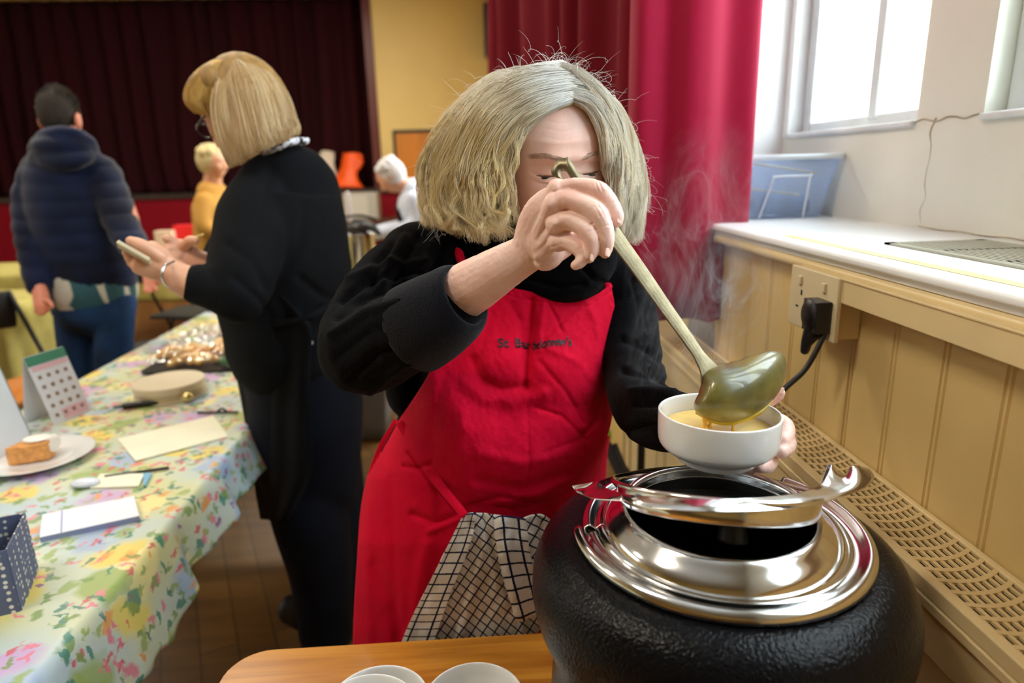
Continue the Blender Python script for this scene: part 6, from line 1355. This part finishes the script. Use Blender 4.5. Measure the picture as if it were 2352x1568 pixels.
c = V(866, 560, 3.72); ob('orange_cup', lathe([(0, ZT), (.032, ZT), (.04, ZT+.08), (.038, ZT+.08), (.03, ZT+.004)], (c[0], c[1], 0), 24), mat('orange_plastic', (230, 120, 50), .5), 'orange cup between the steel flask and the red apron woman', 'cup')
# against the stage: table with a grey appliance, bags on the stage edge
t = thing('hall_table', 'dark table standing against the crimson stage front', 'table', (-1.6, 9.5, 0))
mobj('tabletop', box(-2.4, -.9, 9.15, 9.85, .70, .73), mat('dark_ply', (90, 50, 30), .5), t, smooth=False)
for x in (-2.3, -1.0):
    for y in (9.25, 9.75): mobj('leg', loft([(x, y, 0), (x, y, .70)], .015, 10), M_leg, t)
mw = thing('grey_microwave', 'grey microwave oven on the dark table against the stage', 'microwave', (-1.66, 9.45, .73))
cc2 = V(836, 470, 9.2); 
mobj('case', box(cc2[0]-.24, cc2[0]+.22, 9.25, 9.62, .731, 1.10), mat('grey_enamel', (168, 164, 152), .5), mw, smooth=False, bevel=.01)
mobj('oven_door', box(cc2[0]-.22, cc2[0]+.10, 9.235, 9.252, .76, 1.07), mat('pale_grey_glass', (190, 186, 172), .25), mw, smooth=False, bevel=.004)
c = V(806, 430, 5.0)
ob('white_stick', loft([V(804, 432, 4.2), V(812, 470, 4.2), V(818, 520, 4.2), V(820, 545, 4.2)], .012, 10), mat('white_plastic', (214, 206, 206), .4), 'white paper towel pole standing behind the steel flask', 'pole') if False else None
rl = mobj('kitchen_roll', loft([(V(815, 560, 4.25)[0], V(815, 560, 4.25)[1], ZT), (V(812, 560, 4.25)[0]-.01, V(815, 560, 4.25)[1], ZT+.50)], .013, 12), mat('white_plastic', (214, 206, 206), .4)); props(rl, 'thin upright white pole behind the steel flask', 'pole')
def bag(px0, px1, y0, y1, d, m, lab, name, seed, pinch=.25):
    a = []; nn = 26
    for v_ in np.linspace(0, 1, 22):
        row = []
        for th in np.linspace(0, 2*pi, 40, endpoint=False):
            cx_ = (px0+px1)/2+(px1-px0)*.06*sin(v_*5+seed); hw = (px1-px0)/2*(1-pinch*sin(v_*pi)*abs(sin(seed)))*(.82+.18*v_ if v_ > .1 else .7)
            n_ = vnoise(np.array([cos(th)*1.7+seed, sin(th)*1.7, v_*3.2]))
            row.append(V(cx_+hw*(1+.22*n_)*cos(th), y0+(y1-y0)*v_+5*n_*(1-v_), d)+_f*px2m(hw, d)*.5*sin(th)*(1+.2*n_))
        a.append(row)
    A = np.array(a); v, f = grid(A, closed_u=True); f = [tuple(q) for q in f]+[tuple(range(39, -1, -1)), tuple(range(len(v)-40, len(v)))]
    o = mobj(name, (v, f), m); return props(o, lab, 'bag')
bag(770, 838, 356, 432, 9.72, mat('orange_carrier', (255, 92, 6), .45, bump=.5, bscale=20), 'crumpled bright orange carrier bag on the edge of the stage', 'carrier_bag', 1.3, .3)
bag(728, 776, 350, 432, 9.86, mat('white_paper_bag', (222, 206, 186), .6), 'white paper bag beside the orange carrier bag on the stage edge', 'paper_bag', 3.1, .05)
# grey crate on the floor between the two women
cr_ = V(838, 1000, 3.35)
kx_, ky_ = -.60, 3.25
gc = thing('grey_crate', 'tall grey plastic crate on the floor between the two women', 'crate', (kx_, ky_, 0))
(tv, tf), LL2 = tub(kx_-.14, kx_+.10, ky_, ky_+.28, .004, .36, .02)
mobj('crate_body', (tv, tf), mat('grey_plastic_crate', (128, 132, 140), .5), gc, solid=.004)
mobj('crate_rim', grid(np.array([np.array(LL2[-1]), np.array(LL2[-1])+[0, 0, .012]]), closed_u=True), MATS['grey_plastic_crate'], gc, solid=.01)
# stand and strap seen in the gap by the radiator cover
st_ = thing('black_stand', 'black metal stand upright on the floor beside the radiator cover', 'stand', (.40, 1.62, 0))
p0 = V(1472, 1080, 1.75)
mobj('pole', loft([(p0[0], p0[1], .012), (p0[0], p0[1], .95)], .0105, 12), M_leg, st_)
mobj('base', lathe([(0, .0), (.10, 0), (.10, .012), (0, .02)], (p0[0], p0[1], 0), 32), M_leg, st_)
mobj('collar', lathe([(.0105, .80), (.016, .80), (.016, .86), (.0105, .86)], (p0[0], p0[1], 0), 20), M_black, st_)
s1, s2 = V(1392, 1000, 1.9), V(1462, 1130, 1.9)
stp = thing('grey_strap_bag', 'dark grey bag with a forked strap hanging beside the black stand', 'bag', tuple(s2))
mobj('strap', join(loft([V(1386, 1005, 1.9), V(1410, 1050, 1.9), V(1440, 1105, 1.9), V(1462, 1160, 1.9)], [(.012, .003), (.017, .004), (.024, .004), (.028, .005)], 12, ref=toC), loft([V(1412, 1020, 1.89), V(1428, 1060, 1.89), V(1450, 1105, 1.89)], [(.008, .003)]*3, 10, ref=toC)), mat('dark_grey_webbing', (62, 60, 64), .8), stp)
mobj('bag_body', tq4(fuse([EB(1480, 1260, 1.95, 60, 100, 50)], .01, 2)), MATS['dark_grey_webbing'], stp)
props(mobj("green_tag", EB(1398, 1000, 1.87, 7, 16, 4), mat("lime_green", (150, 190, 40), .6)), "small bright lime green tag at the top of the grey strap", "tag")

# ------------------------------------------------------------------ steam rising from the bowl
M_steam = bpy.data.materials.new('steam'); M_steam.use_nodes = True
nt = M_steam.node_tree; N = nt.nodes; L = nt.links; N.remove(N['Principled BSDF'])
tc = N.new('ShaderNodeTexCoord'); mp = N.new('ShaderNodeMapping'); mp.inputs['Scale'].default_value = (1, 1, .45); L.new(tc.outputs['Object'], mp.inputs[0])
n1 = N.new('ShaderNodeTexNoise'); n1.inputs['Scale'].default_value = 14; n1.inputs['Detail'].default_value = 3; n1.inputs['Distortion'].default_value = 2.2; L.new(mp.outputs[0], n1.inputs['Vector'])
a1 = N.new('ShaderNodeMath'); a1.operation = 'SUBTRACT'; L.new(n1.outputs[0], a1.inputs[0]); a1.inputs[1].default_value = .5
a2 = N.new('ShaderNodeMath'); a2.operation = 'ABSOLUTE'; L.new(a1.outputs[0], a2.inputs[0])
mr = N.new('ShaderNodeMapRange'); L.new(a2.outputs[0], mr.inputs[0]); mr.inputs[1].default_value = .035; mr.inputs[2].default_value = 0; mr.inputs[3].default_value = 0; mr.inputs[4].default_value = 1
gr = N.new('ShaderNodeTexGradient'); gr.gradient_type = 'SPHERICAL'; m3 = N.new('ShaderNodeMapping'); m3.inputs['Scale'].default_value = (1/.11, 1/.08, 1/.23); L.new(tc.outputs['Object'], m3.inputs[0]); L.new(m3.outputs[0], gr.inputs[0])
mu = N.new('ShaderNodeMath'); mu.operation = 'MULTIPLY'; L.new(mr.outputs[0], mu.inputs[0]); L.new(gr.outputs[0], mu.inputs[1])
m2 = N.new('ShaderNodeMath'); m2.operation = 'MULTIPLY'; L.new(mu.outputs[0], m2.inputs[0]); m2.inputs[1].default_value = 13
vs = N.new('ShaderNodeVolumeScatter'); vs.inputs['Color'].default_value = (1, 1, 1, 1); L.new(m2.outputs[0], vs.inputs['Density']); L.new(vs.outputs[0], N['Material Output'].inputs['Volume'])
sc0 = V(1625, 690, .80)
so_ = mobj('steam', (ellips((0, 0, 0), (.105, .075, .22))), M_steam); so_.location = Vector(tuple(sc0))
props(so_, 'faint wisps of steam curling up above the ladle and bowl', 'steam', kind='stuff')
